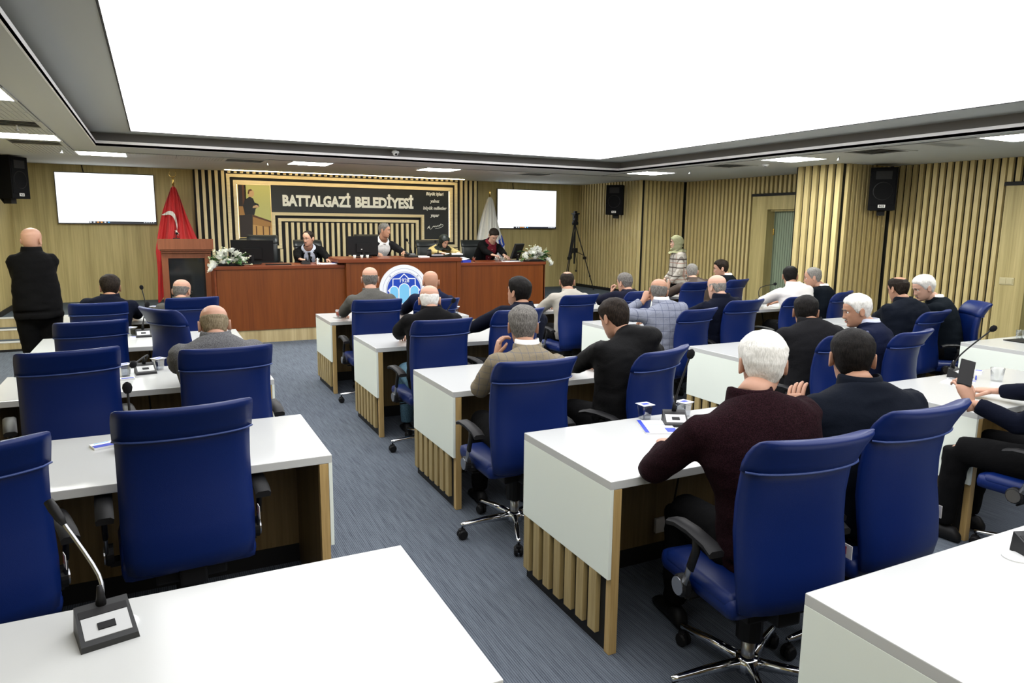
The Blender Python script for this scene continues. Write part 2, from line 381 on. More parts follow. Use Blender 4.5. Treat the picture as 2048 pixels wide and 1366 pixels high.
def doorway(nm, y0, y1, xw, cas0, cas1):
    """flush grooved door leaf set back in an oak casing"""
    root = MB().box(xw + .16, xw + .20, y0, y1, 0, 2.06).build(nm, M['doorg']); struct(root)
    c = MB().box(xw - .02, xw + .06, cas0, cas1, 0, 2.29).box(xw - .02, xw + .06, y0 - .28, cas0, 2.06, 2.29).box(xw - .02, xw + .06, y0 - .28, y0, 0, 2.06)
    c.box(xw + .06, xw + .20, y1, y1 + .03, 0, 2.06).box(xw + .06, xw + .20, y0 - .03, y0, 0, 2.06).box(xw + .06, xw + .2, y0, y1, 2.03, 2.06)
    c.build('door_casing', M['wall'], root)
    MB().box(xw - .03, xw + .06, y0 - .28, cas1 + .02, 2.29, 2.335).build('head_strip', M['black'], root)
    k = y0 + .05
    gm = None
    while k < y1 - .02:
        if gm is None: gm = MB().box(0, .004, 0, .008, 0, 2.0).build('groove_line', M['doorline'], root, loc=(xw + .1565, k, .02)).data
        else: link('groove_line', gm, root, (xw + .1565, k, .02))
        k += .052
    MB().tube([(xw + .155, y0 + .08, 1.02), (xw + .10, y0 + .08, 1.02), (xw + .10, y0 + .20, 1.02)], .011).build('door_handle', M['steel'], root, True)
    for z in (.35, 1.62): MB().lathe([(.012, 0), (.012, .11)], 8, (xw + .15, y1 - .012, z)).build('hinge', M['gold'], root)
    return root
doorway('door_1', 8.38, 9.24, 9.60, 9.24, 9.60)
doorway('door_2', 4.05, 4.95, 9.51, 4.95, 5.30)
sw = thing('light_switch', 'double ivory rocker switch on the oak door casing at far right', 'switch', (9.488, 5.16, 1.12))
MB().box(-.008, 0, -.085, .085, -.045, .045, .003).build('switch_plate', M['switch'], sw)
for s in (-1, 1): MB().box(-.014, -.006, s * .04 - .033, s * .04 + .033, -.033, .033, .003).build('rocker', M['switch'], sw)

# ------------------------------------------------------------------ stage and steps
stage = struct(MB().box(XL, 8.56, 11.86, YB, 0, ZS).box(.72, 6.04, 10.86, 11.86, 0, ZS).box(6.04, 8.56, 11.15, 11.86, 0, ZS).box(8.3, 9.3, 11.15, 11.50, 0, ZS).build('floor_stage', M['stagecarpet']))
def steps(nm, x0, x1, noses):
    root = None
    for k, (yy, z) in enumerate(noses):
        yb = noses[k + 1][0] if k + 1 < len(noses) else yy + .3
        if k < len(noses) - 1:
            o = MB().box(x0, x1, yy, yb, 0, z).build('tread', M['stagecarpet'], root)
            if root is None: o.name = nm; struct(o); root = o
        zp = noses[k - 1][1] if k else .03
        MB().box(x0, x1, yy - .014, yy - .001, zp + .002, z - .012).build('riser', M['rise'], root)
        MB().box(x0, x1, yy - .022, yy + .035, z - .012, z + .005).build('nosing', M['metalwhite'], root)
    MB().box(x0, x1, noses[0][0] - .012, noses[0][0], 0, .03).build('kickboard', M['black'], root)
steps('trim_1', XL, .70, [(11.34, .133), (11.60, .267), (11.86, ZS)])
steps('trim_2', 6.06, 8.56, [(10.61, .133), (10.88, .267), (11.15, ZS)])
struct(MB().box(.74, 6.03, 10.835, 10.86, 0, .19).build('trim_3', M['rise']))

# ------------------------------------------------------------------ ceiling
mb = MB()
X0, X1, Y1 = -.56, 7.02, 10.1
mb.box(XL, X0, YN, YB, ZC, ZC + .03).box(X1, XR + .3, YN, YB, ZC, ZC + .03).box(X0, X1, Y1, YB, ZC, ZC + .03)
cl = struct(mb.build('ceiling', M['ceil']))
MB().box(X0 - .012, X0, YN, Y1 + .012, ZC - .001, ZC + .062).box(X1, X1 + .012, YN, Y1 + .012, ZC - .001, ZC + .062).box(X0, X1, Y1, Y1 + .012, ZC - .001, ZC + .062).build('cornice_lip', M['lip'], cl)
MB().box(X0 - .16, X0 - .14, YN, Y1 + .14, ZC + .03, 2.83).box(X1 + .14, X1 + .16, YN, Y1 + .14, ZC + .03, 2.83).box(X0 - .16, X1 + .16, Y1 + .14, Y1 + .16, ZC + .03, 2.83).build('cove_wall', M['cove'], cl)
PX0, PX1, PY1 = -.172, 6.46, 9.83
MB().box(X0 - .16, PX0, YN, Y1 + .16, 2.805, 2.86).box(PX1, X1 + .16, YN, Y1 + .16, 2.805, 2.86).box(PX0, PX1, PY1, Y1 + .16, 2.805, 2.86).build('tray', M['ceil'], cl)
lp = thing('luminous_ceiling', 'huge white backlit stretch ceiling glowing over the desks', 'light', (0, 0, 2.80))
ys = [(5.76, PY1, 'panelA'), (1.55, 5.754, 'panelB'), (YN, 1.544, 'panelB')]
for a, b_, mm in ys: MB().box(PX0, PX1, a, b_, 0, .02).build('light_panel', M[mm], lp)
MB().box(PX0, PX1, 5.754, 5.76, -.001, .02).box(PX0, PX1, 1.544, 1.55, -.001, .02).box(PX0 - .012, PX0, YN, PY1, -.006, .02).box(PX1, PX1 + .012, YN, PY1, -.006, .02).box(PX0, PX1, PY1, PY1 + .012, -.006, .02).build('joint_profile', M['seam'], lp)
# bands of metal tiles in the lower ceiling
mb = MB(); T = .60
bx0, bx1, by0, by1 = -1.46, 7.86, 10.90, 11.50
mb.box(bx0, bx1, by0, by1, ZC - .002, ZC).box(7.20, 7.80, 2.5, 10.9, ZC - .002, ZC).box(-1.46, -.86, 4.4, 10.9, ZC - .002, ZC)
mb.build('tile_joint', M['seam'], cl)
td = MB().box(.003, T - .003, .003, T - .003, 0, .006, .0025).build('ceiling_tile', M['tile'], cl, loc=(0, 0, -9)).data
bpy.data.objects.remove(bpy.data.objects['ceiling_tile'])
ribs = MB()
for k in range(14): ribs.box(.02 + k * .041, .045 + k * .041, .01, .59, -.004, 0)
ribs.box(.003, T - .003, .003, T - .003, 0, .006)
rd = ribs.build('ribbed_tile', M['tile'], cl).data; bpy.data.objects.remove(bpy.data.objects['ribbed_tile'])
def tile_at(x, y, ribbed=False): link('ceiling_tile', rd if ribbed else td, cl, (x, y, ZC - .009))
def lamp(x, y, label, m='lampt'):
    r = thing('ceiling_light', label, 'light', (x, y, ZC - .012), 0, 'square lamps in the lower ceiling')
    f = MB(); f.box(0, T, 0, .018, 0, .010).box(0, T, T - .018, T, 0, .010).box(0, .018, .018, T - .018, 0, .010).box(T - .018, T, .018, T - .018, 0, .010)
    f.build('lamp_frame', M['metalwhite'], r); MB().box(.018, T - .018, .018, T - .018, .002, .009).build('diffuser', M[m], r)
def vent(x, y, label, along='x'):
    r = thing('ceiling_vent', label, 'vent', (x, y, ZC - .014), 0, 'air vents in the lower ceiling')
    f = MB(); f.box(0, T, 0, .05, 0, .012).box(0, T, T - .05, T, 0, .012).box(0, .05, .05, T - .05, 0, .012).box(T - .05, T, .05, T - .05, 0, .012)
    f.build('vent_frame', M['tile'], r); MB().box(.05, T - .05, .05, T - .05, .009, .012).build('duct', M['black'], r)
    sd = None
    for k in range(5):
        a = .09 + k * .10
        if sd is None: sd = MB().add([(.05, 0, .002), (.55, 0, .002), (.55, .05, .010), (.05, .05, .010), (.05, 0, .0), (.55, 0, .0), (.55, .05, .008), (.05, .05, .008)], [(0, 1, 2, 3), (7, 6, 5, 4), (0, 4, 5, 1), (2, 6, 7, 3)]).build('louver', M['metalwhite'], r, loc=(0, a - .02, 0)).data
        else: link('louver', sd, r, (0, a - .02, 0))
B = 10.90
_nt = {}
def narrow_tile(x0, x1, y0, y1):
    MB().box(x0 + .003, x1 - .003, y0 + .003, y1 - .003, ZC - .009, ZC - .003, .0025).build('ceiling_tile', M['tile'], cl)
for x in (-1.46, -.26, .34): tile_at(x, B, True)
for x in (2.47, 3.07, 4.53, 5.13, 6.33, 6.93): tile_at(x, B)
narrow_tile(1.54, 1.87, B, B + T); narrow_tile(3.67, 3.93, B, B + T); narrow_tile(7.53, 7.86, B, B + T)
lamp(-.86, B, 'square ceiling lamp above the left wall screen', 'lampb'); lamp(1.87, B, 'square ceiling lamp above the left half of the black sign', 'lampb'); lamp(3.93, B, 'square ceiling lamp above the right half of the black sign', 'lampb')
vent(.94, B, 'louvred air vent above the left end of the sign'); vent(5.73, B, 'louvred air vent above the right wall screen')
lampsR = {9.55: 'square ceiling lamp before the recess in the slatted right wall', 6.55: 'square ceiling lamp beside the slatted column', 3.75: 'square ceiling lamp at the right edge over the side door'}
for y in [10.2, 9.55, 8.95, 8.35, 7.75, 7.15, 6.55, 5.95, 5.35, 4.75, 4.35, 3.75, 3.15, 2.55]:
    if y in lampsR: lamp(7.20, y, lampsR[y])
    elif y in (7.75, 5.35): vent(7.20, y, 'louvred air vent between the two lamps near the slatted column' if y > 6 else 'louvred air vent over the speaker on the right wall')
    else: tile_at(7.20, y)
for y in [10.3, 9.7, 9.05, 8.45, 7.85, 7.25, 6.65, 6.05, 5.45, 4.85]:
    if y == 9.05: lamp(-1.46, y, 'square ceiling lamp at left, the nearer to the stage')
    elif y == 6.05: lamp(-1.46, y, 'square ceiling lamp cut by the left edge of the view')
    elif y in (9.7, 7.85): vent(-1.46, y, 'louvred air vent at left beyond the lamp' if y > 9 else 'louvred air vent at left between the two lamps')
    else: tile_at(-1.46, y, True)
dc = thing('dome_camera', 'small white dome camera on the cove edge above the sign', 'camera', (3.15, 10.06, 2.74))
MB().lathe([(.0, .03), (.05, .03), (.055, 0), (.0, 0)], 16).build('camera_base', M['metalwhite'], dc, True); MB().ball((0, 0, 0), .042, 16, 10).build('dome', M['metalwhite'], dc, True)
MB().ball((0, -.03, -.018), .018, 10, 6).build('lens', M['black'], dc, True); MB().tube([(0, 0, .03), (0, .16, .03)], .02).build('arm', M['metalwhite'], dc, True)
sd_ = thing('smoke_detector', 'round white smoke detector between the ceiling lamp and the wall', 'detector', (7.68, 7.5, ZC - .045))
MB().lathe([(0, 0), (.035, 0), (.05, .018), (.055, .045), (0, .045)], 18).build('detector_body', M['metalwhite'], sd_, True); MB().lathe([(0, -.006), (.016, -.006), (.016, .004), (0, .004)], 12).build('sensor', M['plastic2'], sd_)
for i, (x, y, lab) in enumerate([(7.62, 9.0, 'first small sprinkler head along the right ceiling band, far end'), (7.62, 6.25, 'small sprinkler head beside the lamp by the column'), (1.55, 11.2, 'small sprinkler head left of the lamp above the sign'), (-1.1, 8.3, 'small sprinkler head in the left ribbed tiles, nearer'), (-.98, 10.7, 'small sprinkler head in the left ribbed tiles, nearer the stage')]):
    s_ = thing('sprinkler_head', lab, 'sprinkler', (x, y, ZC - .05), 0, 'ceiling sprinklers')
    MB().lathe([(.012, .04), (.012, .0), (.006, 0), (.006, .04)], 10).build('sprinkler_body', M['chrome'], s_); MB().lathe([(0, -.008), (.018, -.008), (.018, -.004), (0, -.004)], 10).build('deflector', M['chrome'], s_)
# ------------------------------------------------------------------ feature wall behind the podium
fw = struct(MB().box(.66, 6.03, 13.68, YB, ZS, ZC).build('wall_feature', M['black']))
A_ = [(1.19, 2.585), (1.19, 1.275), (2.093, 1.275), (2.093, 1.77), (4.675, 1.77), (4.675, 1.285), (5.56, 1.285), (5.56, 2.585)]
Ai = [(1.245, 2.53), (1.245, 1.33), (2.038, 1.33), (2.038, 1.825), (4.73, 1.825), (4.73, 1.34), (5.505, 1.34), (5.505, 2.53)]
B_ = [(1.297, 2.478), (1.297, 1.383), (1.985, 1.383), (1.985, 1.875), (4.782, 1.875), (4.782, 1.39), (5.452, 1.39), (5.452, 2.478)]
Bi = [(1.352, 2.423), (1.352, 1.438), (1.93, 1.438), (1.93, 1.93), (4.837, 1.93), (4.837, 1.445), (5.397, 1.445), (5.397, 2.423)]
x = .69
while x < 5.98:
    if x < 1.13 or x > 5.58: slat(fw, x, x + .05, 13.64, 13.68, ZS, ZC, 'slatf')
    else:
        slat(fw, x, x + .05, 13.64, 13.68, 2.60, ZC, 'slatf')
        lo = 1.265 if x < 2.08 else (1.75 if x < 4.64 else 1.265)
        slat(fw, x, x + .05, 13.64, 13.68, ZS, lo, 'slatf')
    x += .105
MB().strip(A_, Ai, 13.635, 13.68).build('outer_frame', M['slatx'], fw)
sign = thing('wall_sign', 'long black stepped sign with white lettering in an oak frame behind the podium', 'sign', (0, 13.68, 0))
def at0(o): o.location.y -= 13.68; return o
at0(MB().strip(B_, Bi, 13.62, 13.679).build('sign_frame', M['slatx'], sign))
at0(MB().prism(Bi, 13.655, 13.679).build('sign_board', M['signblack'], sign))
at0(MB().box(1.356, 1.366, 13.648, 13.654, 1.46, 2.41).build('led_strip', M['led'], sign)); at0(MB().box(5.375, 5.387, 13.648, 13.654, 1.47, 2.405).build('led_strip', M['led'], sign))
at0(MB().box(1.37, 5.37, 13.640, 13.654, 2.416, 2.421).build('led_strip', M['ledlow'], sign))
led = tag(MB().box(1.15, 5.6, 13.36, 13.374, 2.625, 2.634).build('cove_light', M['ledcove']), 'thin warm light line under the ceiling above the sign', 'light')
LY = -.026
ls = 2.055
o = text_mesh('lettering', 'BATTALGAZİ', .262, M['letter'], sign, (0, LY, ls), .0125, .006, 'LEFT', width=1.245); o.location.x = 2.125
o = text_mesh('lettering', 'BELEDİYESİ', .262, M['letter'], sign, (0, LY, ls), .0125, .006, 'LEFT', width=1.16); o.location.x = 3.46
for body, z, wd in (('Büyük işleri', 2.315, .37), ('yalnız', 2.175, .20), ('büyük milletler', 2.035, .50), ('yapar', 1.895, .19)):
    text_mesh('lettering', body, .088, M['letter'], sign, (5.075, LY, z), .0025, .003, 'CENTER', shear=.18, width=wd)
sgp = [(1335, 160), (1352, 128), (1375, 104), (1362, 124), (1345, 132), (1368, 138), (1382, 124), (1378, 150), (1400, 164), (1425, 140), (1440, 118), (1455, 104), (1452, 124), (1474, 104), (1478, 126), (1500, 100), (1506, 124), (1532, 96), (1540, 118), (1566, 86), (1572, 108), (1600, 62), (1596, 88), (1628, 76), (1640, 96), (1618, 120), (1560, 142), (1484, 154)]
sp = [Vector((5.08 + (a - 1485) * .0011, -.028, 1.70 - (b - 115) * .0011)) for a, b in sgp]; sq_ = []
for i in range(len(sp) - 1):
    for t in (0, .25, .5, .75):
        p0, p1, p2, p3 = sp[max(i - 1, 0)], sp[i], sp[i + 1], sp[min(i + 2, len(sp) - 1)]
        sq_.append(.5 * ((2 * p1) + (p2 - p0) * t + (2 * p0 - 5 * p1 + 4 * p2 - p3) * t * t + (3 * p1 - p0 - 3 * p2 + p3) * t ** 3))
MB().tube(sq_ + [sp[-1]], .0042, 5).build('signature', M['letter'], sign)
# framed picture on the sign: a generic speaker at a wooden rostrum, flat print
pic = thing('wall_picture', 'sepia picture of a speaker at a rostrum, left end of the black sign', 'picture', (1.645, 13.652, 1.94))
def flat(nm, col, poly, d, mat=None):
    return MB().prism([(a * .28, b * .47) for a, b in poly], -.004 - d, -.003 - d + .002).build(nm, mat or M[col], pic)
for nm, c in (('p_wall', (206, 205, 128)), ('p_dark', (40, 26, 18)), ('p_suit', (18, 16, 16)), ('p_wood', (176, 128, 66)), ('p_wood2', (206, 160, 92)), ('p_skin', (214, 176, 130)), ('p_brown', (96, 56, 22))): M[nm] = plain('print_' + nm[2:], S8(*c), .5)
MB().box(-.285, .285, -.004, 0, -.475, .475).build('backing', M['black'], pic)
flat('print_area', 'p_wall', [(-.55, -.98), (.98, -.98), (.98, .98), (-.55, .98)], .002)
flat('print_area', 'p_dark', [(-.98, -.98), (-.5, -.98), (-.5, .98), (-.98, .98)], .002)
flat('print_area', 'p_brown', [(-.72, -.2), (-.6, -.2), (-.6, .98), (-.72, .98)], .003); flat('print_area', 'p_wood', [(-.95, -.15), (-.55, -.15), (-.55, .18), (-.95, .18)], .0035)
flat('print_area', 'p_suit', [(-.62, -.14), (-.05, -.14), (.05, .1), (.28, .18), (.22, .28), (.0, .33), (-.08, .48), (-.28, .55), (-.6, .42), (-.72, .2)], .0045)
flat('print_area', 'p_skin', [(-.34, .54), (-.14, .52), (-.02, .6), (-.02, .74), (-.12, .8), (-.3, .8), (-.38, .68)], .0052)
flat('print_area', 'p_brown', [(-.4, .66), (-.32, .64), (-.28, .74), (-.1, .79), (-.2, .83), (-.34, .8)], .0058)
flat('print_area', 'p_skin', [(-.14, .12), (.18, .14), (.26, .2), (.1, .24), (-.1, .2)], .0058)
flat('print_area', 'p_dark', [(-.95, -.98), (-.2, -.98), (-.15, -.1), (-.9, -.16)], .0065); flat('print_area', 'p_wood', [(-.2, -.5), (.98, -.62), (.98, -.36), (-.17, -.12)], .006)
flat('print_area', 'p_wood2', [(-.2, -.98), (.98, -.98), (.98, -.62), (-.2, -.5)], .0055)
for a in (0., .42, .8): flat('print_area', 'p_brown', [(a, -.98), (a + .07, -.98), (a + .07, -.56), (a, -.55)], .0062)
flat('print_area', 'p_brown', [(-.18, -.2), (.98, -.42), (.98, -.36), (-.17, -.12)], .0068)
MB().strip([(-.285, -.475), (.285, -.475), (.285, .475), (-.285, .475)], [(-.272, -.462), (.272, -.462), (.272, .462), (-.272, .462)], -.014, 0).build('picture_frame', M['gilt'], pic)

# ------------------------------------------------------------------ screens
def tv(label, xc, zc, header):
    r = thing('wall_screen', label, 'screen', (xc, YB, zc), 0)
    W, H = .705, .40
    MB().box(-.4, .4, -.04, 0, -.2, .2).build('wall_bracket', M['black'], r); MB().box(-W - .012, W + .012, -.075, -.035, -H - .018, H + .012, .004).build('bezel', M['bezel'], r)
    MB().box(-W, W, -.078, -.074, -H + .03, H).build('display', M['screen'], r)
    MB().box(-W, W, -.078, -.074, -H, -H + .03).build('taskbar', M['taskbar'], r)
    MB().box(-W, -.28 if not header else -.33, -.0795, -.0775, -H, -H + .03).build('search_field', M['screen'], r)
    ic = MB()
    for k in range(6):
        ic.mi = (0, 0, 1, 1, 0, 2)[k]; ic.box(-.27 + k * .052, -.245 + k * .052, -.0805, -.0785, -H + .006, -H + .023)
    ic.mi = 0; ic.box(-W + .01, -W + .03, -.0805, -.079, -H + .007, -H + .023)
    for k in range(5): ic.box(.52 + k * .034, .54 + k * .034, -.0805, -.0785, -H + .010, -H + .02)
    ic.build('taskbar_icons', [M['icon'], M['icono'], M['iconb']], r)
    if header: MB().box(-W, W, -.0795, -.0775, H - .185, H - .172).build('window_line', M['screentint'], r)
    else: MB().box(-W + .005, -W + .19, -.0795, -.0775, -H + .055, -H + .062).build('window_line', M['screentint'], r)
    MB().tube([(-.3, -.02, .2), (-.31, -.012, H + .02), (-.33, -.01, H + .14)], .008).build('cable', M['black'], r)
    return r
tv('large wall screen beside the red flag, blank white page', -.665, 2.105, False)
tv('large wall screen above the white flowers, page with a grey line', 7.19, 2.085, True)

# ------------------------------------------------------------------ loudspeakers
def speaker(label, x, y, z, rz, tilt=.12, txt=True):
    r = thing('wall_speaker', label, 'speaker', (x, y, z), rz)
    W, D, H = .17, .15, .29
    mb = MB(); a = [(-W, -D), (W, -D), (W * .72, D), (-W * .72, D)]
    rings = [[(px, py, zz) for px, py in a] for zz in (-H, H)]
    mb.loft(rings); o = mb.build('cabinet', M['foam'], r)
    MB().box(-W + .02, W - .02, -D - .008, -D + .002, -H + .07, H - .02, .004).build('grille', M['foam'], r)
    MB().lathe([(0, -.004), (.10, -.004), (.125, .006), (.125, -.002), (0, -.002)], 20, (0, -D - .006, -.03), 'y').build('woofer', M['black'], r, True)
    MB().box(-.10, .10, -D - .012, -D - .006, .13, .24, .003).build('horn', M['black'], r)
    MB().box(-.045, .045, -D - .012, -D - .007, -H + .035, -H + .075).build('name_plate', M['tag'], r)
    text_mesh('lettering', 'RCS', .036, M['plastic'], r, (0, -D - .013, -H + .043), .001, .0006, 'CENTER')
    MB().box(-.05, .05, D - .01, D + .14, -.09, -.03).box(-.06, .06, D + .13, D + .16, -.14, .02).tube([(0, D - .05, -H - .06), (0, D + .14, -.10)], .022).box(-.05, .05, -.03, .08, -H - .07, -H).build('bracket', M['plastic'], r)
    return r
speaker('black loudspeaker at the left edge of the view beside the screen', -1.78, 12.35, 2.33, math.radians(60))
speaker('black loudspeaker on the slatted wall right of the tripod', 8.30, 11.98, 2.26, math.radians(-50))
speaker('black loudspeaker beside the slatted column above the white-haired men', 9.12, 6.72, 2.29, math.radians(-52))

# ------------------------------------------------------------------ podium
pod = thing('podium_desk', 'long cherry veneer council podium with raised middle and round emblem', 'podium', (3.45, 10.82, 0))
PO = Vector((3.45, 10.82, 0))
def pbox(nm, x0, x1, y0, y1, z0, z1, mt, c=0.): return MB().box(x0 - PO.x, x1 - PO.x, y0 - PO.y, y1 - PO.y, z0, z1, c).build(nm, M[mt], pod)
pbox('front_panel', .745, 2.58, 10.82, 10.85, .19, 1.08, 'cherry'); pbox('front_panel', 4.42, 6.04, 10.82, 10.85, .19, 1.08, 'cherry'); pbox('front_panel', 2.62, 4.36, 10.735, 10.765, .19, 1.155, 'cherry')
pbox('corner_post', 2.56, 2.62, 10.72, 11.6, .19, 1.155, 'cherry'); pbox('corner_post', 4.36, 4.43, 10.72, 11.6, .19, 1.155, 'cherry')
pbox('side_panel', .72, .75, 10.82, 11.55, .19, 1.08, 'cherryx'); pbox('side_panel', 6.02, 6.05, 10.82, 11.55, .19, 1.08, 'cherryx')
pbox('worktop', .72, 2.60, 10.80, 11.60, 1.075, 1.125, 'cherryx', .006); pbox('worktop', 4.40, 6.06, 10.80, 11.60, 1.075, 1.125, 'cherryx', .006); pbox('worktop', 2.44, 4.44, 10.70, 11.60, 1.155, 1.215, 'cherryx', .006)
em = thing('round_emblem', 'round white and blue emblem with a star and 1928 on the podium front', 'emblem', (3.463, 10.735, .715))
R0 = .40
def disc(nm, r0, r1, mt, d, n=64):
    o_ = [(r1 * math.cos(2 * PI * k / n), r1 * math.sin(2 * PI * k / n)) for k in range(n)]
    if r0 == 0: return MB().prism(o_, -d, -d + .004).build(nm, M[mt], em)
    i_ = [(r0 * math.cos(2 * PI * k / n), r0 * math.sin(2 * PI * k / n)) for k in range(n)]
    return MB().strip(o_, i_, -d, -d + .004).build(nm, M[mt], em)
MB().prism([(R0 * math.cos(2 * PI * k / 64), R0 * math.sin(2 * PI * k / 64)) for k in range(64)], -.018, 0).build('disc', M['logow'], em)
disc('ring_line', .338, .343, 'logog', .020); disc('ring_line', .288, .294, 'logog', .020); disc('ring_line', .275, .279, 'logog', .020)
disc('blue_field', 0, .272, 'logob', .021)
st = []
for k in range(16):
    a = PI / 2 + 2 * PI * k / 16; rr = .265 if k % 2 == 0 else .205
    st.append((rr * math.cos(a), rr * math.sin(a)))
MB().strip(st, [(p[0] * .93, p[1] * .93) for p in st], -.025, -.020).build('star_outline', M['logow'], em)
def arch(cx, w, z0, z1, mt, d, nm, tip=0.):
    pts = [(cx - w, z0)] + ([(cx, z0 - tip)] if tip else []) + [(cx + w, z0)] + [(cx + w * math.cos(t), z1 + w * math.sin(t)) for t in [PI * k / 10 for k in range(0, 11)]]
    return MB().prism(pts, -d, -d + .004).build(nm, M[mt], em)
for cx, w_, z0, z1, tp in ((0, .092, -.16, .02, .09), (-.165, .075, -.12, .0, 0), (.165, .075, -.12, .0, 0)):
    arch(cx, w_, z0, z1, 'logow', .027, 'arch_border', tp); arch(cx, w_ - .012, z0 + .004, z1, 'logoc', .029, 'arch', tp * .85)
text_mesh('lettering', '1928', .088, M['logow'], em, (0, -.027, .125), .0005, .003, 'CENTER', width=.150)
for a in (PI * .25, PI * .75, PI * 1.25, PI * 1.75): MB().prism([(.315 * math.cos(a) + .016 * math.cos(a + q), .315 * math.sin(a) + .016 * math.sin(a + q)) for q in (0, PI / 2, PI, 3 * PI / 2)], -.023, -.018).build('ring_mark', M['logog'], em)

# ------------------------------------------------------------------ lectern
le = thing('lectern', 'cherry veneer lectern with dark glass front left of the podium', 'lectern', (.42, 12.25, ZS))
MB().box(-.34, .34, -.26, .26, 0, .06, .004).build('plinth', M['lectwood'], le)
for s in (-1, 1): MB().box(s * .30 - .045, s * .30 + .045, -.22, .22, .06, .87, .004).build('side_post', M['lectwood'], le)
MB().box(-.255, .255, -.20, -.185, .08, .80).build('glass_front', plain('smoked_glass', (.012, .014, .016), .08, spec=.6), le)
MB().box(-.255, .255, -.215, -.19, .79, .87).build('rail', M['lectwood'], le); MB().box(-.255, .255, .1, .2, .06, .87).build('back_panel', M['lectwood'], le)
MB().box(-.345, .345, -.25, .25, .865, .90, .006).build('cornice', M['lectwood'], le); MB().box(-.365, .365, -.28, .28, .90, .925, .006).build('cornice', M['lectwood'], le)
MB().add([(-.385, -.30, .925), (.385, -.30, .925), (.385, .30, .925), (-.385, .30, .925), (-.385, -.30, 1.085), (.385, -.30, 1.085), (.385, .30, 1.03), (-.385, .30, 1.03)], [(0, 3, 2, 1), (4, 5, 6, 7), (0, 1, 5, 4), (1, 2, 6, 5), (2, 3, 7, 6), (3, 0, 4, 7)]).build('reading_desk', M['lectwood'], le)
lm = thing('lectern_microphone', 'small black microphone on top of the lectern', 'microphone', (.30, 12.2, ZS + 1.062))
MB().box(-.05, .05, -.03, .03, 0, .03, .004).build('microphone_base', M['plastic'], lm); MB().tube([(0, 0, .03), (0, .02, .07), (.01, .05, .09)], .006).build('stem', M['plastic'], lm); MB().ball((.012, .06, .1), .02, 10, 7, (1, 1.4, 1)).build('head', M['foam'], lm, True)

# ------------------------------------------------------------------ flags
def flag(name, label, x, y, mat, ztop, zbot, hw, emblem, fin):
    r = thing(name, label, 'flag', (x, y, ZS))
    MB().lathe([(0, 0), (.16, 0), (.16, .03), (.05, .05), (.03, .10), (0, .10)], 24).build('flag_base', M['gold'], r, True)
    MB().tube([(0, 0, .08), (0, 0, ztop - ZS + .02)], .014, 10).build('pole', M['gold'], r, True)
    t0 = ztop - ZS
    mb = MB().lathe([(0, 0), (.022, .01), (.014, .04), (.02, .07), (.012, .10), (.0, .12)], 12, (0, 0, t0)); mb.build('finial', M['gold'], r, True)
    if fin:
        cr = [(.05 * math.sin(a), 0, t0 + .17 - .05 * math.cos(a)) for a in np.linspace(-2.4, 2.4, 14)]
        MB().tube(cr, [.003 + .007 * math.sin(PI * k / 13) for k in range(14)], 6).build('crescent_finial', M['gold'], r, True)
    H = ztop - zbot
    def F(u, v, off=0.):
        """u across -1..1, v down 0..1 from the tip"""
        spread = .05 + hw * min(1, v * 1.9) ** .85 - .10 * hw * max(0, v - .6)
        fold = .05 * math.sin(u * 8.5 + 1.3) * min(1, v * 2) + .025 * math.sin(u * 19 + v * 3)
        yb = -.10 * (1 - u * u) * min(1, 2.2 * v) - .02
        return (u * spread + .02 * math.sin(v * 7 + u * 3), yb + fold - off, t0 - .02 - H * v * (1 + .06 * math.sin(u * 5)) - (.10 * abs(u) if v < .2 else .10 * abs(u)))
    NU, NV = 40, 26; vs = [F(-1 + 2 * i / NU, j / NV) for j in range(NV + 1) for i in range(NU + 1)]
    fs = [(j * (NU + 1) + i, j * (NU + 1) + i + 1, (j + 1) * (NU + 1) + i + 1, (j + 1) * (NU + 1) + i) for j in range(NV) for i in range(NU)]
    bk = [(p[0], .03 + .3 * (p[1] + .03), p[2]) for p in vs]
    mb = MB().add(vs, fs).add(bk, [f[::-1] for f in fs]); mb.build('flag_cloth', mat, r, True)
    emblem(r, F)
    return r
def em_turk(r, F):
    def onflag(X_, Z_):           # metres on the furled cloth to its own folds
        v = max(.02, min(1, (2.33 - Z_) / 1.73)); spread = .05 + .29 * min(1, v * 1.9) ** .85
        return F(max(-1, min(1, (X_ - .33) / spread)), v, .060)
    oa = [(.150, 1.975), (.190, 1.972), (.230, 1.955), (.275, 1.912), (.310, 1.850), (.335, 1.770), (.345, 1.690), (.342, 1.625)]
    ia = [(.150, 1.968), (.175, 1.945), (.205, 1.915), (.243, 1.868), (.275, 1.808), (.300, 1.745), (.322, 1.682), (.340, 1.622)]
    vs = []; q = 5
    for k in range(7):
        for t in np.linspace(0, 1, 5)[:-1 if k < 6 else None]:
            o_ = [oa[k][c] * (1 - t) + oa[k + 1][c] * t for c in (0, 1)]; i_ = [ia[k][c] * (1 - t) + ia[k + 1][c] * t for c in (0, 1)]
            vs += [onflag(o_[0] * (1 - u) + i_[0] * u, o_[1] * (1 - u) + i_[1] * u) for u in np.linspace(0, 1, q)]
    nr = len(vs) // q
    MB().add(vs, [(q * k + i, q * k + 1 + i, q * k + q + 1 + i, q * k + q + i) for k in range(nr - 1) for i in range(q - 1)]).build('crescent', M['whitecloth'], r, True)
    sv = [onflag(.335, 1.575)]
    for k in range(10):
        a = PI / 2 + 2 * PI * k / 10; q = (.05 if k % 2 == 0 else .02); sv.append(onflag(.335 + q * math.cos(a), 1.575 + q * math.sin(a)))
    MB().add(sv, [(0, 1 + k, 1 + (k + 1) % 10) for k in range(10)]).build('star', M['whitecloth'], r)
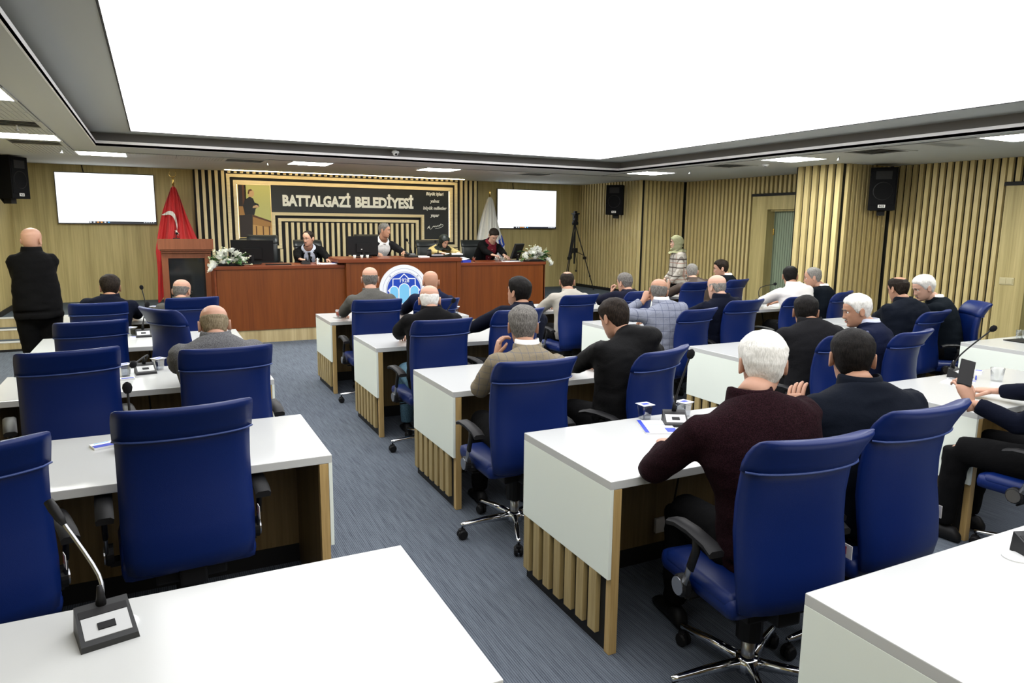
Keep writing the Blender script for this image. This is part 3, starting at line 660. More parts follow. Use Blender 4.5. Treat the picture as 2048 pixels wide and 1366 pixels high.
def em_ring(r, F):
    for rad, mt in ((.62, 'logog'), (.52, 'logog'), (.36, 'logob')):
        vs = []; n = 30
        for k in range(n + 1):
            a = -PI / 2 - PI * .62 + PI * 1.24 * k / n + PI
            for q in (rad, rad - .045 if rad > .4 else 0.05): vs.append(F(min(1, .72 + q * math.cos(a)) , .46 + q * .36 * math.sin(a), .012))
        MB().add(vs, [(2 * k, 2 * k + 1, 2 * k + 3, 2 * k + 2) for k in range(n)]).build('emblem_ring', M[mt], r)
flag('national_flag', 'red flag with white crescent furled on a brass pole behind the lectern', .33, 13.25, M['red'], 2.35, .62, .29, em_turk, True)
flag('emblem_flag', 'white flag with round emblem furled on a pole beside the right screen', 6.13, 13.3, M['whitecloth'], 2.33, .62, .27, em_ring, False)

# ------------------------------------------------------------------ camera tripod
tr = thing('camera_tripod', 'tall black camera tripod in the corner right of the podium', 'tripod', (7.95, 12.95, ZS))
ap = Vector((0, 0, 1.38))
for k, (fx, fy) in enumerate([(-.42, -.28), (.36, -.22), (.06, .42)]):
    foot = Vector((fx, fy, .02)); mid = ap.lerp(foot, .52)
    d = (foot - ap).normalized(); sdv = d.cross(Vector((0, 0, 1))).normalized() * .018
    MB().tube([ap + sdv, mid + sdv], .011, 8).tube([ap - sdv, mid - sdv], .011, 8).tube([mid - d * .05, foot], .010, 8).box(mid.x - .03, mid.x + .03, mid.y - .025, mid.y + .025, mid.z - .03, mid.z + .03, .005).ball(ap.lerp(foot, .80), .022, 8, 6).ball(foot, .02, 8, 6).build('leg', M['plastic'], tr)
    MB().tube([Vector((0, 0, .82)), ap.lerp(foot, .48)], .007, 6).build('spreader', M['plastic'], tr)
MB().tube([(0, 0, .55), (0, 0, 1.45)], .018).box(-.05, .05, -.05, .05, .78, .88, .01).lathe([(.06, 1.36), (.07, 1.40), (.05, 1.45), (.03, 1.45)], 14).build('centre_column', M['plastic'], tr)
MB().box(-.04, .04, -.05, .05, 1.45, 1.58, .012).box(-.055, .055, -.09, .07, 1.58, 1.61, .005).lathe([(.03, -.05), (.03, .05)], 12, (0, 0, 1.53), 'x').box(-.03, .03, -.03, .03, 1.61, 1.65, .004).build('fluid_head', M['plastic'], tr)
MB().tube([(.03, .02, 1.56), (.10, .2, 1.50), (.14, .34, 1.42)], .010).build('pan_handle', M['plastic'], tr)
MB().tube([(.0, -.03, .8), (.03, -.06, .55), (.02, -.05, .42)], .006).ball((.02, -.05, .40), .022, 8, 6).build('weight_strap', M['plastic'], tr)
# ------------------------------------------------------------------ desks
DW, DD, DH = 1.53, .74, .75
BX = {1: -.90, 2: 1.545, 3: 3.985, 4: 6.43}
FAR = {(1, 0): 8.75, (1, 1): 7.07, (1, 2): 5.40, (1, 3): 3.73, (1, 4): 2.02, (2, 0): 7.95, (2, 1): 6.27, (2, 2): 4.605, (2, 3): 2.94, (2, 4): 1.26,
       (3, 0): 7.95, (3, 1): 6.30, (3, 2): 4.615, (3, 3): 2.97, (4, 0): 8.80, (4, 1): 7.12, (4, 2): 5.46, (4, 3): 3.82}
def make_desk(label):
    """origin on the floor at the far left corner, the sitter's side is -y"""
    d = thing('conference_desk', label, 'desk', (0, 0, 0), 0, 'two-seat conference desks')
    MB().box(0, DW, -DD, 0, DH - .036, DH, .003).build('desktop', M['white'], d)
    sd = None
    for s, x0 in ((0, 0.), (1, DW)):
        e = 1 if s == 0 else -1
        def bx(nm, a, b, y0, y1, z0, z1, mt, c=0.):
            xa, xb = x0 + e * a, x0 + e * b; return MB().box(min(xa, xb), max(xa, xb), y0, y1, z0, z1, c).build(nm, M[mt], d)
        bx('side_panel', 0, .016, -DD, 0, .335, DH - .034, 'whiteside', .002)
        bx('gable', .017, .055, -DD, -DD + .036, 0, DH - .037, 'deskwood', .002)
        bx('gable_board', .030, .055, -DD + .036, -.002, 0, DH - .037, 'darkpanel')
        bx('backing_board', .024, .030, -DD + .036, -.003, 0, DH - .037, 'black')
        for k in range(7):
            yy = -.066 - k * .0985; xa = x0 + (0.001 if s == 0 else -.024)
            if sd is None: sd = MB().box(0, .023, 0, .058, 0, .275, .002).build('slat', M['deskslat'], d, loc=(xa, yy, .06)).data
            else: link('slat', sd, d, (xa, yy, .06))
    MB().box(.056, DW - .056, -.14, -.122, .10, DH - .038).build('modesty_panel', M['darkpanel'], d)
    MB().box(.056, DW - .056, -.136, -.124, 0, .10).build('kick_board', M['black'], d)
    MB().box(.70, .83, -.16, -.141, .16, .24, .004).build('socket_box', M['tag'], d)
    MB().lathe([(.028, 0), (.04, 0), (.04, .004), (.028, .004)], 20, (DW / 2, -.13, DH)).build('cable_grommet', M['metalwhite'], d)
    MB().tube([(DW / 2 + .03, -.15, DH - .04), (DW / 2 + .04, -.20, .5), (DW / 2 + .02, -.17, .22)], .005, 6).build('cable', M['black'], d)
    return d
bl = {1: 'left block', 2: 'middle block by the aisle', 3: 'second block from the right', 4: 'far right block by the slatted wall'}
rowname = {0: 'first row from the podium', 1: 'second row from the podium', 2: 'third row from the podium', 3: 'fourth row from the podium', 4: 'row nearest the viewer'}
dproto = None
for (b, r), fy in FAR.items():
    lab = 'white conference desk, %s, %s' % (bl[b], rowname[r])
    loc = (BX[b], fy, 0)
    if dproto is None: dproto = make_desk(lab); dproto.location = loc
    else: copy_tree(dproto, lab, loc)

# ------------------------------------------------------------------ swivel chairs
def slab(levels, nx=14):
    """upholstered slab from (z, y, half width, thickness, curve) levels"""
    rings = []
    for z, y, hw, th, cv in levels:
        ring = []
        for k in range(nx + 1):
            u = -1 + 2 * k / nx; e = (1 - abs(u) ** 6) ** .5 if abs(u) < 1 else 0
            ring.append((u * hw, y + cv * u * u + th / 2 * (.25 + .75 * e), z))
        for k in range(nx + 1):
            u = 1 - 2 * k / nx; e = (1 - abs(u) ** 6) ** .5 if abs(u) < 1 else 0
            ring.append((u * hw, y + cv * u * u - th / 2 * (.25 + .75 * e), z))
        rings.append(ring)
    return MB().loft(rings)
def make_chair(label, lea, pip, name='swivel_chair', group='blue swivel chairs'):
    c = thing(name, label, 'chair', (0, 0, 0), 0, group)
    slab([(.430, -.222, .200, .02, .02), (.440, -.226, .220, .06, .03), (.50, -.232, .230, .075, .035), (.60, -.222, .234, .08, .038), (.72, -.205, .232, .08, .042), (.82, -.208, .231, .075, .045), (.90, -.222, .231, .07, .047), (.965, -.238, .232, .068, .048), (.975, -.242, .222, .04, .048)]).build('backrest', M[lea], c, True)
    slab([(.930, -.232, .229, .055, .048), (.934, -.234, .238, .086, .048), (.965, -.246, .239, .092, .05), (1.00, -.266, .239, .092, .05), (1.030, -.290, .237, .086, .05), (1.050, -.312, .233, .064, .05), (1.058, -.326, .223, .028, .05)]).build('headrest', M[lea], c, True)
    pp = [(u * .238, -.234 + .048 * u * u - .046 * (.4 + .6 * (1 - abs(u) ** 6) ** .5), .936) for u in np.linspace(-1, 1, 17)]
    MB().tube(pp, .0042, 6).build('piping', M[pip], c, True)
    MB().box(-.24, .24, -.185, .27, .395, .475, .032).build('seat', M[lea], c, True)
    MB().box(-.24, .24, -.17, .24, .42, .485, .03).build('seat_cushion', M[lea], c, True)
    MB().box(-.13, .13, -.14, .14, .345, .395, .01).box(-.05, .05, -.20, -.10, .35, .42, .01).build('mechanism', M['plastic'], c)
    MB().tube([(-.12, .05, .37), (-.24, .06, .365)], .006).build('tilt_lever', M['plastic'], c)
    for s in (-1, 1):
        pad = [[(s * (.280 + dx * .028), yy, .655 + zz + dz * .012) for dx, dz in ((-1, -1), (1, -1), (1.1, .3), (.7, 1), (-.7, 1), (-1.1, .3))] for yy, zz in ((-.14, -.022), (-.10, -.004), (0, .008), (.08, .006), (.13, -.008))]
        autosmooth(MB().loft(pad).build('armrest', M['plastic'], c), 50)
        MB().tube([(s * .280, -.02, .655), (s * .284, -.03, .60), (s * .284, .0, .52)], .021, 8, flat=.5).build('arm_sleeve', M['plastic'], c, True)
        MB().tube([(s * .284, -.012, .56), (s * .284, .03, .45)], .015, 8, flat=.5).build('arm_strut', M['steel'], c, True)
        MB().lathe([(0, 0), (.036, 0), (.042, .006), (.042, .03), (0, .03)], 18, (s * .275 - .015, .06, .425), 'x').build('pivot_cap', M['plastic'], c)
        MB().lathe([(0, -.002), (.034, -.002), (.034, .004), (0, .004)], 18, (s * .275 + s * .018, .06, .425), 'x').build('pivot_disc', M['steel'], c)
        MB().box(min(s * .20, s * .275), max(s * .20, s * .275), .03, .09, .385, .405).build('arm_bracket', M['plastic'], c)
    MB().lathe([(.0, .20), (.05, .20), (.05, .35), (0, .35)], 14).build('column_cover', M['plastic'], c, False)
    MB().lathe([(0, .06), (.026, .06), (.026, .21), (0, .21)], 14).build('gas_column', M['steel'], c, True)
    MB().lathe([(0, .065), (.045, .065), (.05, .10), (.04, .125), (0, .125)], 16).build('hub', M['chrome'], c, True)
    ld = cdm = None
    for k in range(5):
        a = 2 * PI * k / 5 + PI / 2 + .25
        if ld is None:
            rings = [[(r, sy * w_, z + sz * h) for sy, sz in ((-1, -1), (1, -1), (.9, .4), (.4, 1), (-.4, 1), (-.9, .4))] for r, w_, z, h in ((.03, .021, .10, .018), (.18, .017, .098, .014), (.30, .013, .088, .010), (.325, .011, .086, .008))]
            ob = MB().loft(rings).build('leg', M['chrome'], c, True); ld = ob.data
            co = MB().lathe([(0, -.024), (.022, -.024), (.028, -.018), (.028, -.006), (.012, -.004), (.012, .004), (.028, .006), (.028, .018), (.022, .024), (0, .024)], 14, (.315, 0, .029), 'y').box(.30, .335, -.014, .014, .03, .062, .006).lathe([(.006, .05), (.006, .085)], 8, (.315, 0, 0)).build('caster', M['plastic'], ob, False); cdm = co.data
        else:
            ob = link('leg', ld, c); link('caster', cdm, ob)
        ob.rotation_euler = (0, 0, a)
    return c
CH = {  # name: x, y of the headrest's top edge, turn in degrees, height factor
 'A': (-.49, 7.35, 5, .96, 'blue swivel chair behind the dark-suited man at far left front'), 'C': (-.44, 5.83, 9, .98, 'empty blue swivel chair at left, second row, left seat'),
 'D': (-.02, 5.93, -58, 1.04, 'empty blue swivel chair turned sideways beside the man in a grey tweed jacket'), 'Bq': (.29, 7.35, 5, .98, 'blue swivel chair in front of the lectern, behind the bald grey-suited man'),
 'E': (.31, 4.00, 3, 1.03, 'blue swivel chair of the balding man in a grey tweed jacket'), 'F': (-.43, 4.21, 9, 1.03, 'empty blue swivel chair left of the tweed-jacketed man'),
 'G': (.06, 2.74, 4, 1.035, 'large empty blue swivel chair at the foreground desk, centre left'), 'H': (-.56, 2.55, 16, 1.02, 'empty blue swivel chair cut by the left edge of the view'),
 'I': (1.85, 6.51, -2, .985, 'blue swivel chair of the man in a grey jacket facing the emblem'), 'J': (2.46, 6.51, 6, .97, 'blue swivel chair of the bald man in navy facing the emblem'),
 'K': (1.87, 4.84, 2, 1.0, 'blue swivel chair of the white-haired man in jeans'), 'L': (2.53, 4.88, 10, 1.04, 'blue swivel chair of the black-haired man in a navy suit looking up left'),
 'M': (1.75, 3.17, -1, 1.0, 'blue swivel chair of the man in a tan checked jacket'), 'N': (2.63, 3.22, 20, .99, 'blue swivel chair right of the hooded man, behind a microphone head'),
 'O': (1.905, 1.54, -6, 1.02, 'large blue swivel chair of the white-haired man in burgundy, chrome base showing'), 'P': (2.54, 1.58, 2, 1.045, 'large blue swivel chair of the stout black-haired man'),
 'Q': (4.11, 6.51, 4, .955, 'blue swivel chair of the man in a pale beige suit'), 'R': (4.93, 6.51, 12, .97, 'blue swivel chair of the man resting his chin, before the slatted recess'),
 'S': (4.35, 4.88, 12, .97, 'blue swivel chair of the man in a light checked blazer'), 'T': (5.02, 5.00, 6, 1.01, 'blue swivel chair of the bald man in navy with a white fringe'),
 'U': (6.50, 7.40, 6, .965, 'blue swivel chair of the man in a brown leather jacket'), 'V': (7.24, 7.40, 14, .98, 'blue swivel chair of the dark-haired man in profile by the slatted wall'),
 'W': (6.53, 5.72, 14, .93, 'blue swivel chair of the man in a white shirt'), 'W2': (7.25, 5.70, 22, .96, 'blue swivel chair of the grey-haired man holding his hand to his mouth'),
 'X': (4.88, 3.21, 10, .97, 'blue swivel chair of the white-haired man in navy turning left'), 'P20c': (4.16, 3.21, 8, .99, 'blue swivel chair of the man in a charcoal suit, seen past a black head'),
 'Y': (6.47, 4.07, 10, .95, 'blue swivel chair of the dark-haired man in a navy polo'), 'Z': (7.11, 4.08, 52, 1.0, 'blue swivel chair turned side on at the slatted wall, far right'),
 'P24': (4.12, 1.60, 4, .98, 'blue swivel chair at the right edge under the navy sleeve'),
}
cproto = None; CHO = {}
for k, (x, y, a, hz, lab) in CH.items():
    ar = math.radians(a); lx, ly_ = -.325 * math.sin(-ar), -.31 * math.cos(ar)
    loc = (x - .275 * math.sin(ar), y + .275 * math.cos(ar), 0)
    if cproto is None: cproto = make_chair(lab, 'leather', 'piping'); o = cproto; o.location = loc; o.rotation_euler = (0, 0, ar)
    else: o = copy_tree(cproto, lab, loc, ar)
    o.scale = (1, 1, hz); CHO[k] = o
def care_tag(k, s, z):
    MB().box(s * .25 - .001, s * .25 + .001, -.21, -.17, z, z + .05).build('care_tag', M['tag'], CHO[k])
    MB().box(s * .25 - .0015, s * .25 + .0015, -.185, -.172, z + .012, z + .04).build('tag_print', M['red'], CHO[k])
for k, s in (('G', 1), ('H', 1), ('O', 1), ('P', 1), ('Z', -1)): care_tag(k, s, .56)
BC = [(1.52, 11.95, 170, 1.08, 'black leather chair standing empty behind the left podium monitor'), (2.34, 12.35, 178, 1.0, 'black leather chair of the man in a tie at the podium'),
      (3.38, 12.35, 176, 1.09, 'tall black leather chair of the man in a white shirt at the podium middle'), (4.52, 12.3, 180, 1.0, 'black leather chair of the woman in a black headscarf at the podium'), (5.37, 12.25, 172, 1.0, 'black leather chair of the man in a dark red shirt at the podium')]
bproto = None
for x, y, a, hz, lab in BC:
    if bproto is None: bproto = make_chair(lab, 'leatherk', 'pipingk', 'swivel_chair', 'black podium chairs'); o = bproto; o.location = (x, y, ZS); o.rotation_euler = (0, 0, math.radians(a))
    else: o = copy_tree(bproto, lab, (x, y, ZS), math.radians(a))
    o.scale = (1, 1, hz)

# ------------------------------------------------------------------ desk microphones
def mic(label, x, y, z, rot, stem, foam=True, plate=True, group='desk microphones'):
    r = thing('desk_microphone', label, 'microphone', (x, y, z), math.radians(rot), group)
    a = [(-.062, -.065), (.062, -.065), (.062, .055), (-.062, .055)]
    MB().add([(px, py, 0) for px, py in a] + [(-.060, -.063, .014), (.060, -.063, .014), (.058, .053, .062), (-.058, .053, .062)], [(0, 3, 2, 1), (4, 5, 6, 7), (0, 1, 5, 4), (1, 2, 6, 5), (2, 3, 7, 6), (3, 0, 4, 7)]).build('microphone_base', M['plastic2'], r)
    def top(y0, y1, w_, off): # patch on the sloping top
        f = lambda yy: .014 + (yy + .063) / .116 * .048 + off
        return [(-w_, y0, f(y0)), (w_, y0, f(y0)), (w_, y1, f(y1)), (-w_, y1, f(y1))]
    def patch(nm, y0, y1, w_, mt, off=.0012):
        t_ = top(y0, y1, w_, off); b_ = top(y0, y1, w_, -.002)
        MB().add(b_ + t_, [(0, 3, 2, 1), (4, 5, 6, 7), (0, 1, 5, 4), (1, 2, 6, 5), (2, 3, 7, 6), (3, 0, 4, 7)]).build(nm, M[mt], r)
    patch('face_plate', -.048, .012, .050, 'steelplate'); patch('black_strip', .014, .034, .052, 'black'); patch('talk_button', -.030, -.012, .019, 'plastic', .004)
    pts = [Vector((0, .046, .054))] + [Vector(p) for p in stem]
    MB().tube([pts[0], pts[0] + Vector((0, 0, .03)), pts[0] + Vector((0, .002, .05))], [.013, .009, .006], 10).build('stem_collar', M['plastic'], r, True)
    q = []
    for i in range(len(pts) - 1):
        for t in np.linspace(0, 1, 6)[:-1]:
            p0, p1, p2, p3 = pts[max(i - 1, 0)], pts[i], pts[i + 1], pts[min(i + 2, len(pts) - 1)]
            q.append(.5 * ((2 * p1) + (p2 - p0) * t + (2 * p0 - 5 * p1 + 4 * p2 - p3) * t * t + (3 * p1 - p0 - 3 * p2 + p3) * t ** 3))
    q.append(pts[-1])
    MB().tube(q, .0052, 8).build('gooseneck', M['plastic'] if foam else M['steel'], r, True)
    e = pts[-1]; d = (pts[-1] - pts[-2]).normalized()
    if foam: MB().tube([e - d * .012, e - d * .002, e + d * .014, e + d * .030, e + d * .040], [.010, .0175, .021, .017, .004], 12).build('windscreen', M['foam'], r, True)
    else: MB().tube([e - d * .02, e, e + d * .03, e + d * .055], [.006, .011, .0125, .011], 12).build('capsule', M['plastic'], r, True)
    return r
M['steelplate'] = plain('silver_plate', (.50, .51, .51), .38, spec=.6)
def wmic(label, x, y, rot, head, mid=None, foam=True):
    """stem given by where its head is, in room coordinates"""
    a = math.radians(rot); ca, sa = math.cos(a), math.sin(a)
    L_ = lambda p: ((p[0] - x) * ca + (p[1] - y) * sa, -(p[0] - x) * sa + (p[1] - y) * ca, p[2] - DH)
    h = L_(head); m_ = L_(mid) if mid else (h[0] * .25, .05 + (h[1] - .05) * .2, h[2] * .55)
    mic(label, x, y, DH, rot, [m_, h], foam)
wmic('large desk microphone with silver plate in the left foreground', -.166, 1.86, 12, (-.258, 2.02, 1.0), (-.178, 1.935, .87), False)
wmic('desk microphone whose head shows over the big foreground chair back', -.14, 3.42, 8, (-.15, 3.50, 1.0))
wmic('desk microphone bent forward between two water cups, third row left', -.11, 5.20, 8, (-.165, 4.95, .86), (-.09, 5.14, .88))
wmic('desk microphone beside the sideways chair, second row left', -.14, 6.90, 4, (-.10, 7.05, 1.0))
wmic('desk microphone right of the dark-suited man, first row left', -.13, 8.55, 2, (-.16, 8.70, 1.02))
wmic('desk microphone with tall stem before the man in burgundy', 2.32, 2.76, -30, (2.43, 2.80, 1.085), (2.36, 2.80, .90))
wmic('desk microphone in front of the blue chair facing the emblem', 2.32, 6.02, 0, (2.38, 5.95, 1.055))
wmic('desk microphone beside the hooded man, half hidden', 2.30, 4.36, 20, (2.26, 4.28, .95))
wmic('desk microphone with long bent stem behind the phone', 4.86, 2.87, 10, (5.10, 2.83, 1.07), (4.90, 2.90, .90))
wmic('desk microphone reaching towards the man in a navy polo', 7.15, 5.05, 10, (7.05, 4.80, 1.02))
wmic('desk microphone with curved stem left of the man in a white shirt', 7.16, 6.90, 0, (7.50, 7.02, .99), (7.20, 6.98, .95))
mic('desk microphone cut by the right edge on the foreground desk', 2.39, 1.10, DH, -20, [(.02, .08, .16), (.06, .12, .26)])

# ------------------------------------------------------------------ cups, glasses, papers
def cup(label, x, y, z=DH, rot=0., lid=True):
    r = thing('water_cup', label, 'cup', (x, y, z), rot, 'sealed water cups')
    sq = lambda h, zz, n=5: [(sx * h * c, sy * h * s_, zz) for sx, sy, c, s_ in [(1, 1, .8, 1), (-1, 1, .8, 1), (-1, 1, 1, .8), (-1, -1, 1, .8), (-1, -1, .8, 1), (1, -1, .8, 1), (1, -1, 1, .8), (1, 1, 1, .8)]]
    MB().loft([sq(.024, 0), sq(.027, .03), sq(.031, .072), sq(.036, .075), sq(.036, .078)]).build('cup_body', M['cupplastic'], r, False)
    MB().loft([sq(.022, .004), sq(.028, .062)]).build('water', M['waterm'], r)
    MB().box(-.037, .037, -.037, .037, .0785, .0805).build('foil_lid', M['foil'], r); MB().box(-.02, .02, -.014, .014, .0806, .0812).build('lid_print', M['bluep'], r)
M['waterm'] = thinglass('water', (.72, .76, .82), .35)
for i, (x, y, lab) in enumerate([(2.235, 2.90, 'sealed water cup on the desk left of the tall microphone'), (2.46, 2.86, 'sealed water cup behind the tall microphone stem'), (-.228, 5.14, 'sealed water cup left of the bent microphone, third row left'), (-.03, 5.28, 'sealed water cup right of the bent microphone, third row left'), (-.235, 6.95, 'sealed water cup by the microphone in the second row left'), (-.05, 8.62, 'small sealed water cup left of the bald grey-suited man'), (3.00, 7.40, 'small water cup beside the bald man in navy')]):
    cup(lab, x, y, DH, .2 * i)
def tumbler(label, x, y, z=DH, h=.085, r0=.032, r1=.036, fill=None, name='drinking_glass'):
    r = thing(name, label, 'glass', (x, y, z), 0)
    MB().lathe([(0, 0), (r0, 0), (r1, h), (r1 - .003, h), (r0 - .003, .006), (0, .006)], 20).build('glass_body', M['glass'], r, True)
    if fill: MB().lathe([(0, .0065), (r0 - .0035, .0065), (r1 - .004, h * .75), (0, h * .75)], 20).build('drink', M[fill], r, True)
    return r
tumbler('clear empty tumbler on the desk beside the phone', 4.97, 2.69, h=.09, r0=.034, r1=.042)
tg = tumbler('tea glass with saucer by the elbow of the man in a grey jacket', 1.70, 7.53, h=.085, r0=.022, r1=.03, fill='tea')
MB().lathe([(0, -.001), (.03, -.001), (.055, .008), (.055, .011), (.03, .003), (0, .003)], 20).build('saucer', M['white'], tg, True)
tumbler('water glass before the man in a tie at the podium', 2.20, 11.05, 1.126, h=.09)
tumbler('left of two water glasses before the man in a dark red shirt', 5.20, 11.0, 1.126, h=.085); tumbler('right of two water glasses before the man in a dark red shirt', 5.29, 11.02, 1.126, h=.085)
def sheet(name, label, cat, x, y, z, w_, h, rot, mt, th=.004, extra=None, group=None):
    r = thing(name, label, cat, (x, y, z), math.radians(rot), group)
    MB().box(-w_ / 2, w_ / 2, -h / 2, h / 2, 0, th, min(.001, th / 4)).build('sheet', M[mt], r)
    if extra:
        for nm, x0, x1, y0, y1, m2 in extra: MB().box(x0, x1, y0, y1, th, th + .0012).build(nm, M[m2], r)
    return r
sheet('notepad', 'open notepad with blue edge under the hand of the man in burgundy', 'notepad', 2.19, 2.74, DH, .16, .22, -25, 'paper', .008, [('cover_edge', -.08, -.06, -.11, .11, 'bluep'), ('blue_print', .03, .08, -.10, -.03, 'bluep'), ('text_lines', -.04, .06, .02, .025, 'logog')])
sheet('mobile_phone', 'dark phone lying beside the blue-edged notepad', 'phone', 2.30, 2.62, DH, .075, .15, -60, 'plastic', .008)
sheet('tissue_packet', 'small white and blue tissue packet on the left desk', 'packet', -.262, 3.53, DH, .075, .095, -70, 'paper', .010, [('blue_print', .0, .037, -.045, .045, 'bluep'), ('blue_print', -.030, -.026, -.03, .03, 'logoc')])
sheet('notepad', 'white sheet with blue edge below the long-stemmed microphone', 'notepad', 4.70, 2.78, DH, .21, .15, 15, 'paper', .004, [('blue_print', .08, .105, -.075, .02, 'bluep')])
sheet('tissue_packet', 'small white and blue packet behind the empty tumbler', 'packet', 5.16, 3.02 - .10, DH, .08, .05, 25, 'paper', .010, [('blue_print', .005, .03, -.02, .02, 'bluep')])
pen = thing('pen', 'blue pen on the desk between the phone and the tumbler', 'pen', (4.93, 2.80, DH + .006), math.radians(30)); MB().tube([(-.07, 0, 0), (.06, 0, 0), (.072, 0, 0)], [.0045, .0045, .001]).build('pen_body', M['bluep'], pen)
sheet('tissue_packet', 'blue and white packet under the bent microphone, third row left', 'packet', -.215, 5.03, DH, .09, .05, 5, 'paper', .010, [('blue_print', -.03, .04, -.022, .0, 'bluep')])
sheet('tissue_packet', 'blue and white packet by the cup in the second row left', 'packet', -.20, 6.86, DH, .09, .05, 5, 'paper', .010, [('blue_print', -.03, .04, -.022, .0, 'bluep')])
sheet('document', 'light blue leaflet on the desk left of the man in a white shirt', 'paper', 6.98, 6.92, DH, .20, .14, 10, 'paper', .012, [('blue_print', -.08, .02, -.05, .03, 'logoc')])
bx_ = thing('tissue_box', 'low white tissue box beside the curved microphone stem', 'box', (7.30, 6.86, DH), .1); MB().box(-.1, .1, -.05, .05, 0, .05, .004).build('box_body', M['paper'], bx_); MB().box(-.05, .05, -.02, .02, .05, .056).build('slot', M['foil'], bx_)
nb = sheet('notebook', 'thin black notebook on the far right desk', 'notebook', 7.02, 3.62, DH, .26, .18, -5, 'plastic', .008)
tumbler('small clear glass at the right edge on the far right desk', 7.16, 3.72, h=.08)
MBk = sheet('document', 'white paper stack beside the water glass of the man in a tie', 'paper', 2.02 + .28, 10.98, 1.126, .22, .14, 6, 'paper', .008)
# things on the podium
def monitor(label, x, y, z, w_, h, rz, tilt=.0, stand=True):
    r = thing('computer_monitor', label, 'monitor', (x, y, z), math.radians(rz))
    ct, s_ = math.cos(tilt), math.sin(tilt)
    def P(a, b, c): return (a, b * ct - (c - .10) * s_, .10 + b * s_ + (c - .10) * ct)
    def pb(nm, x0, x1, y0, y1, z0, z1, mt):
        vs = [P(a, b, c) for c in (z0, z1) for b in (y0, y1) for a in (x0, x1)]
        MB().add(vs, [(0, 2, 3, 1), (4, 5, 7, 6), (0, 1, 5, 4), (2, 6, 7, 3), (0, 4, 6, 2), (1, 3, 7, 5)]).build(nm, M[mt], r)
    pb('housing', -w_ / 2, w_ / 2, -.02, .015, .04, .04 + h, 'plastic'); pb('display', -w_ / 2 + .012, w_ / 2 - .012, .0155, .018, .055, .03 + h, 'black'); pb('back_cover', -w_ * .22, w_ * .22, -.045, -.02, .08, h * .75, 'plastic'); pb('port_label', -w_ * .08, -w_ * .02, -.0465, -.045, .12, .135, 'tag')
    MB().box(-.02, .02, -.05, -.02, 0, .16).build('neck', M['plastic'], r); MB().box(-.12, .12, -.12, .06, 0, .012, .003).build('stand', M['plastic'], r)
    return r
monitor('black monitor seen from behind at the left end of the podium', 1.30, 11.30, 1.126, .60, .32, -10, .12)
monitor('black monitor seen from behind on the raised podium middle', 2.93, 11.15, 1.216, .50, .29, 4, 0)
monitor('tilted black monitor beside the right flowers', 5.67, 11.20, 1.126, .34, .27, 38, .35)
for i, (x, lab) in enumerate([(2.72, 'left of three small cream cups under the middle monitor'), (2.83, 'middle of three small cream cups under the middle monitor'), (2.92, 'right of three small cream cups under the middle monitor')]):
    r = thing('small_cup', lab, 'cup', (x, 10.83, 1.216), 0, 'small cups on the podium'); MB().lathe([(0, 0), (.016, 0), (.024, .05), (.022, .05), (.015, .004), (0, .004)], 14).build('cup_body', M['petal'], r, True)
tm = thing('thermos_mug', 'black cylindrical mug on the podium left of the woman', 'mug', (3.98, 10.98, 1.216)); MB().lathe([(0, 0), (.036, 0), (.038, .11), (.0, .115)], 18).build('mug_body', M['plastic'], tm, True); MB().lathe([(0, .112), (.036, .112), (.03, .128), (0, .128)], 18).build('mug_lid', M['plastic2'], tm, True)
dp = thing('desk_phone', 'black desk telephone beside the man in a white shirt', 'telephone', (3.68, 11.0, 1.216)); MB().add([(-.09, -.08, 0), (.09, -.08, 0), (.09, .08, 0), (-.09, .08, 0), (-.09, -.08, .02), (.09, -.08, .02), (.09, .08, .055), (-.09, .08, .055)], [(0, 3, 2, 1), (4, 5, 6, 7), (0, 1, 5, 4), (1, 2, 6, 5), (2, 3, 7, 6), (3, 0, 4, 7)]).build('phone_body', M['plastic'], dp); MB().tube([(-.07, -.07, .045), (-.065, 0, .065), (-.07, .07, .08)], .018).build('handset', M['plastic2'], dp, True); MB().box(.0, .07, .02, .05, .045, .055).build('keypad', M['steelplate'], dp)
sheet('document', 'white paper pad on the podium between telephone and black mug', 'paper', 3.85, 10.95, 1.216, .16, .2, 10, 'paper', .02)
sheet('document', 'white papers with a blue corner at the left step of the podium', 'paper', 2.33, 10.97, 1.126, .26, .18, 8, 'paper', .015, [('blue_print', .06, .125, -.06, .06, 'bluep')])
bk = sheet('document', 'blue and white folder on the right podium wing', 'folder', 4.56, 10.96, 1.126, .18, .22, 20, 'bluep', .04); MB().add([(-.08, -.1, .042), (.08, -.09, .06), (.08, .1, .085), (-.08, .1, .05)], [(0, 1, 2, 3)]).build('loose_page', M['paper'], bk)
t2 = tumbler('tea glass beside the blue folder on the podium', 4.78, 11.0, 1.126, h=.08, r0=.022, r1=.03, fill='tea')
ra = thing('document_tray', 'black tray of papers before the woman in a headscarf', 'tray', (4.42, 11.0, 1.216)); MB().box(-.14, .14, -.1, .1, 0, .035, .004).build('tray_body', M['plastic'], ra); MB().box(-.125, .125, -.09, .09, .035, .055, .002).build('paper_stack', M['paper'], ra)
nt_ = thing('card_holder', 'black card holder on the podium before the woman', 'holder', (4.10, 10.92, 1.216)); MB().box(-.10, .10, -.03, .03, 0, .03, .004).build('holder_body', M['plastic'], nt_); MB().box(-.095, .095, -.02, .02, .03, .042).build('cards', M['foil'], nt_)
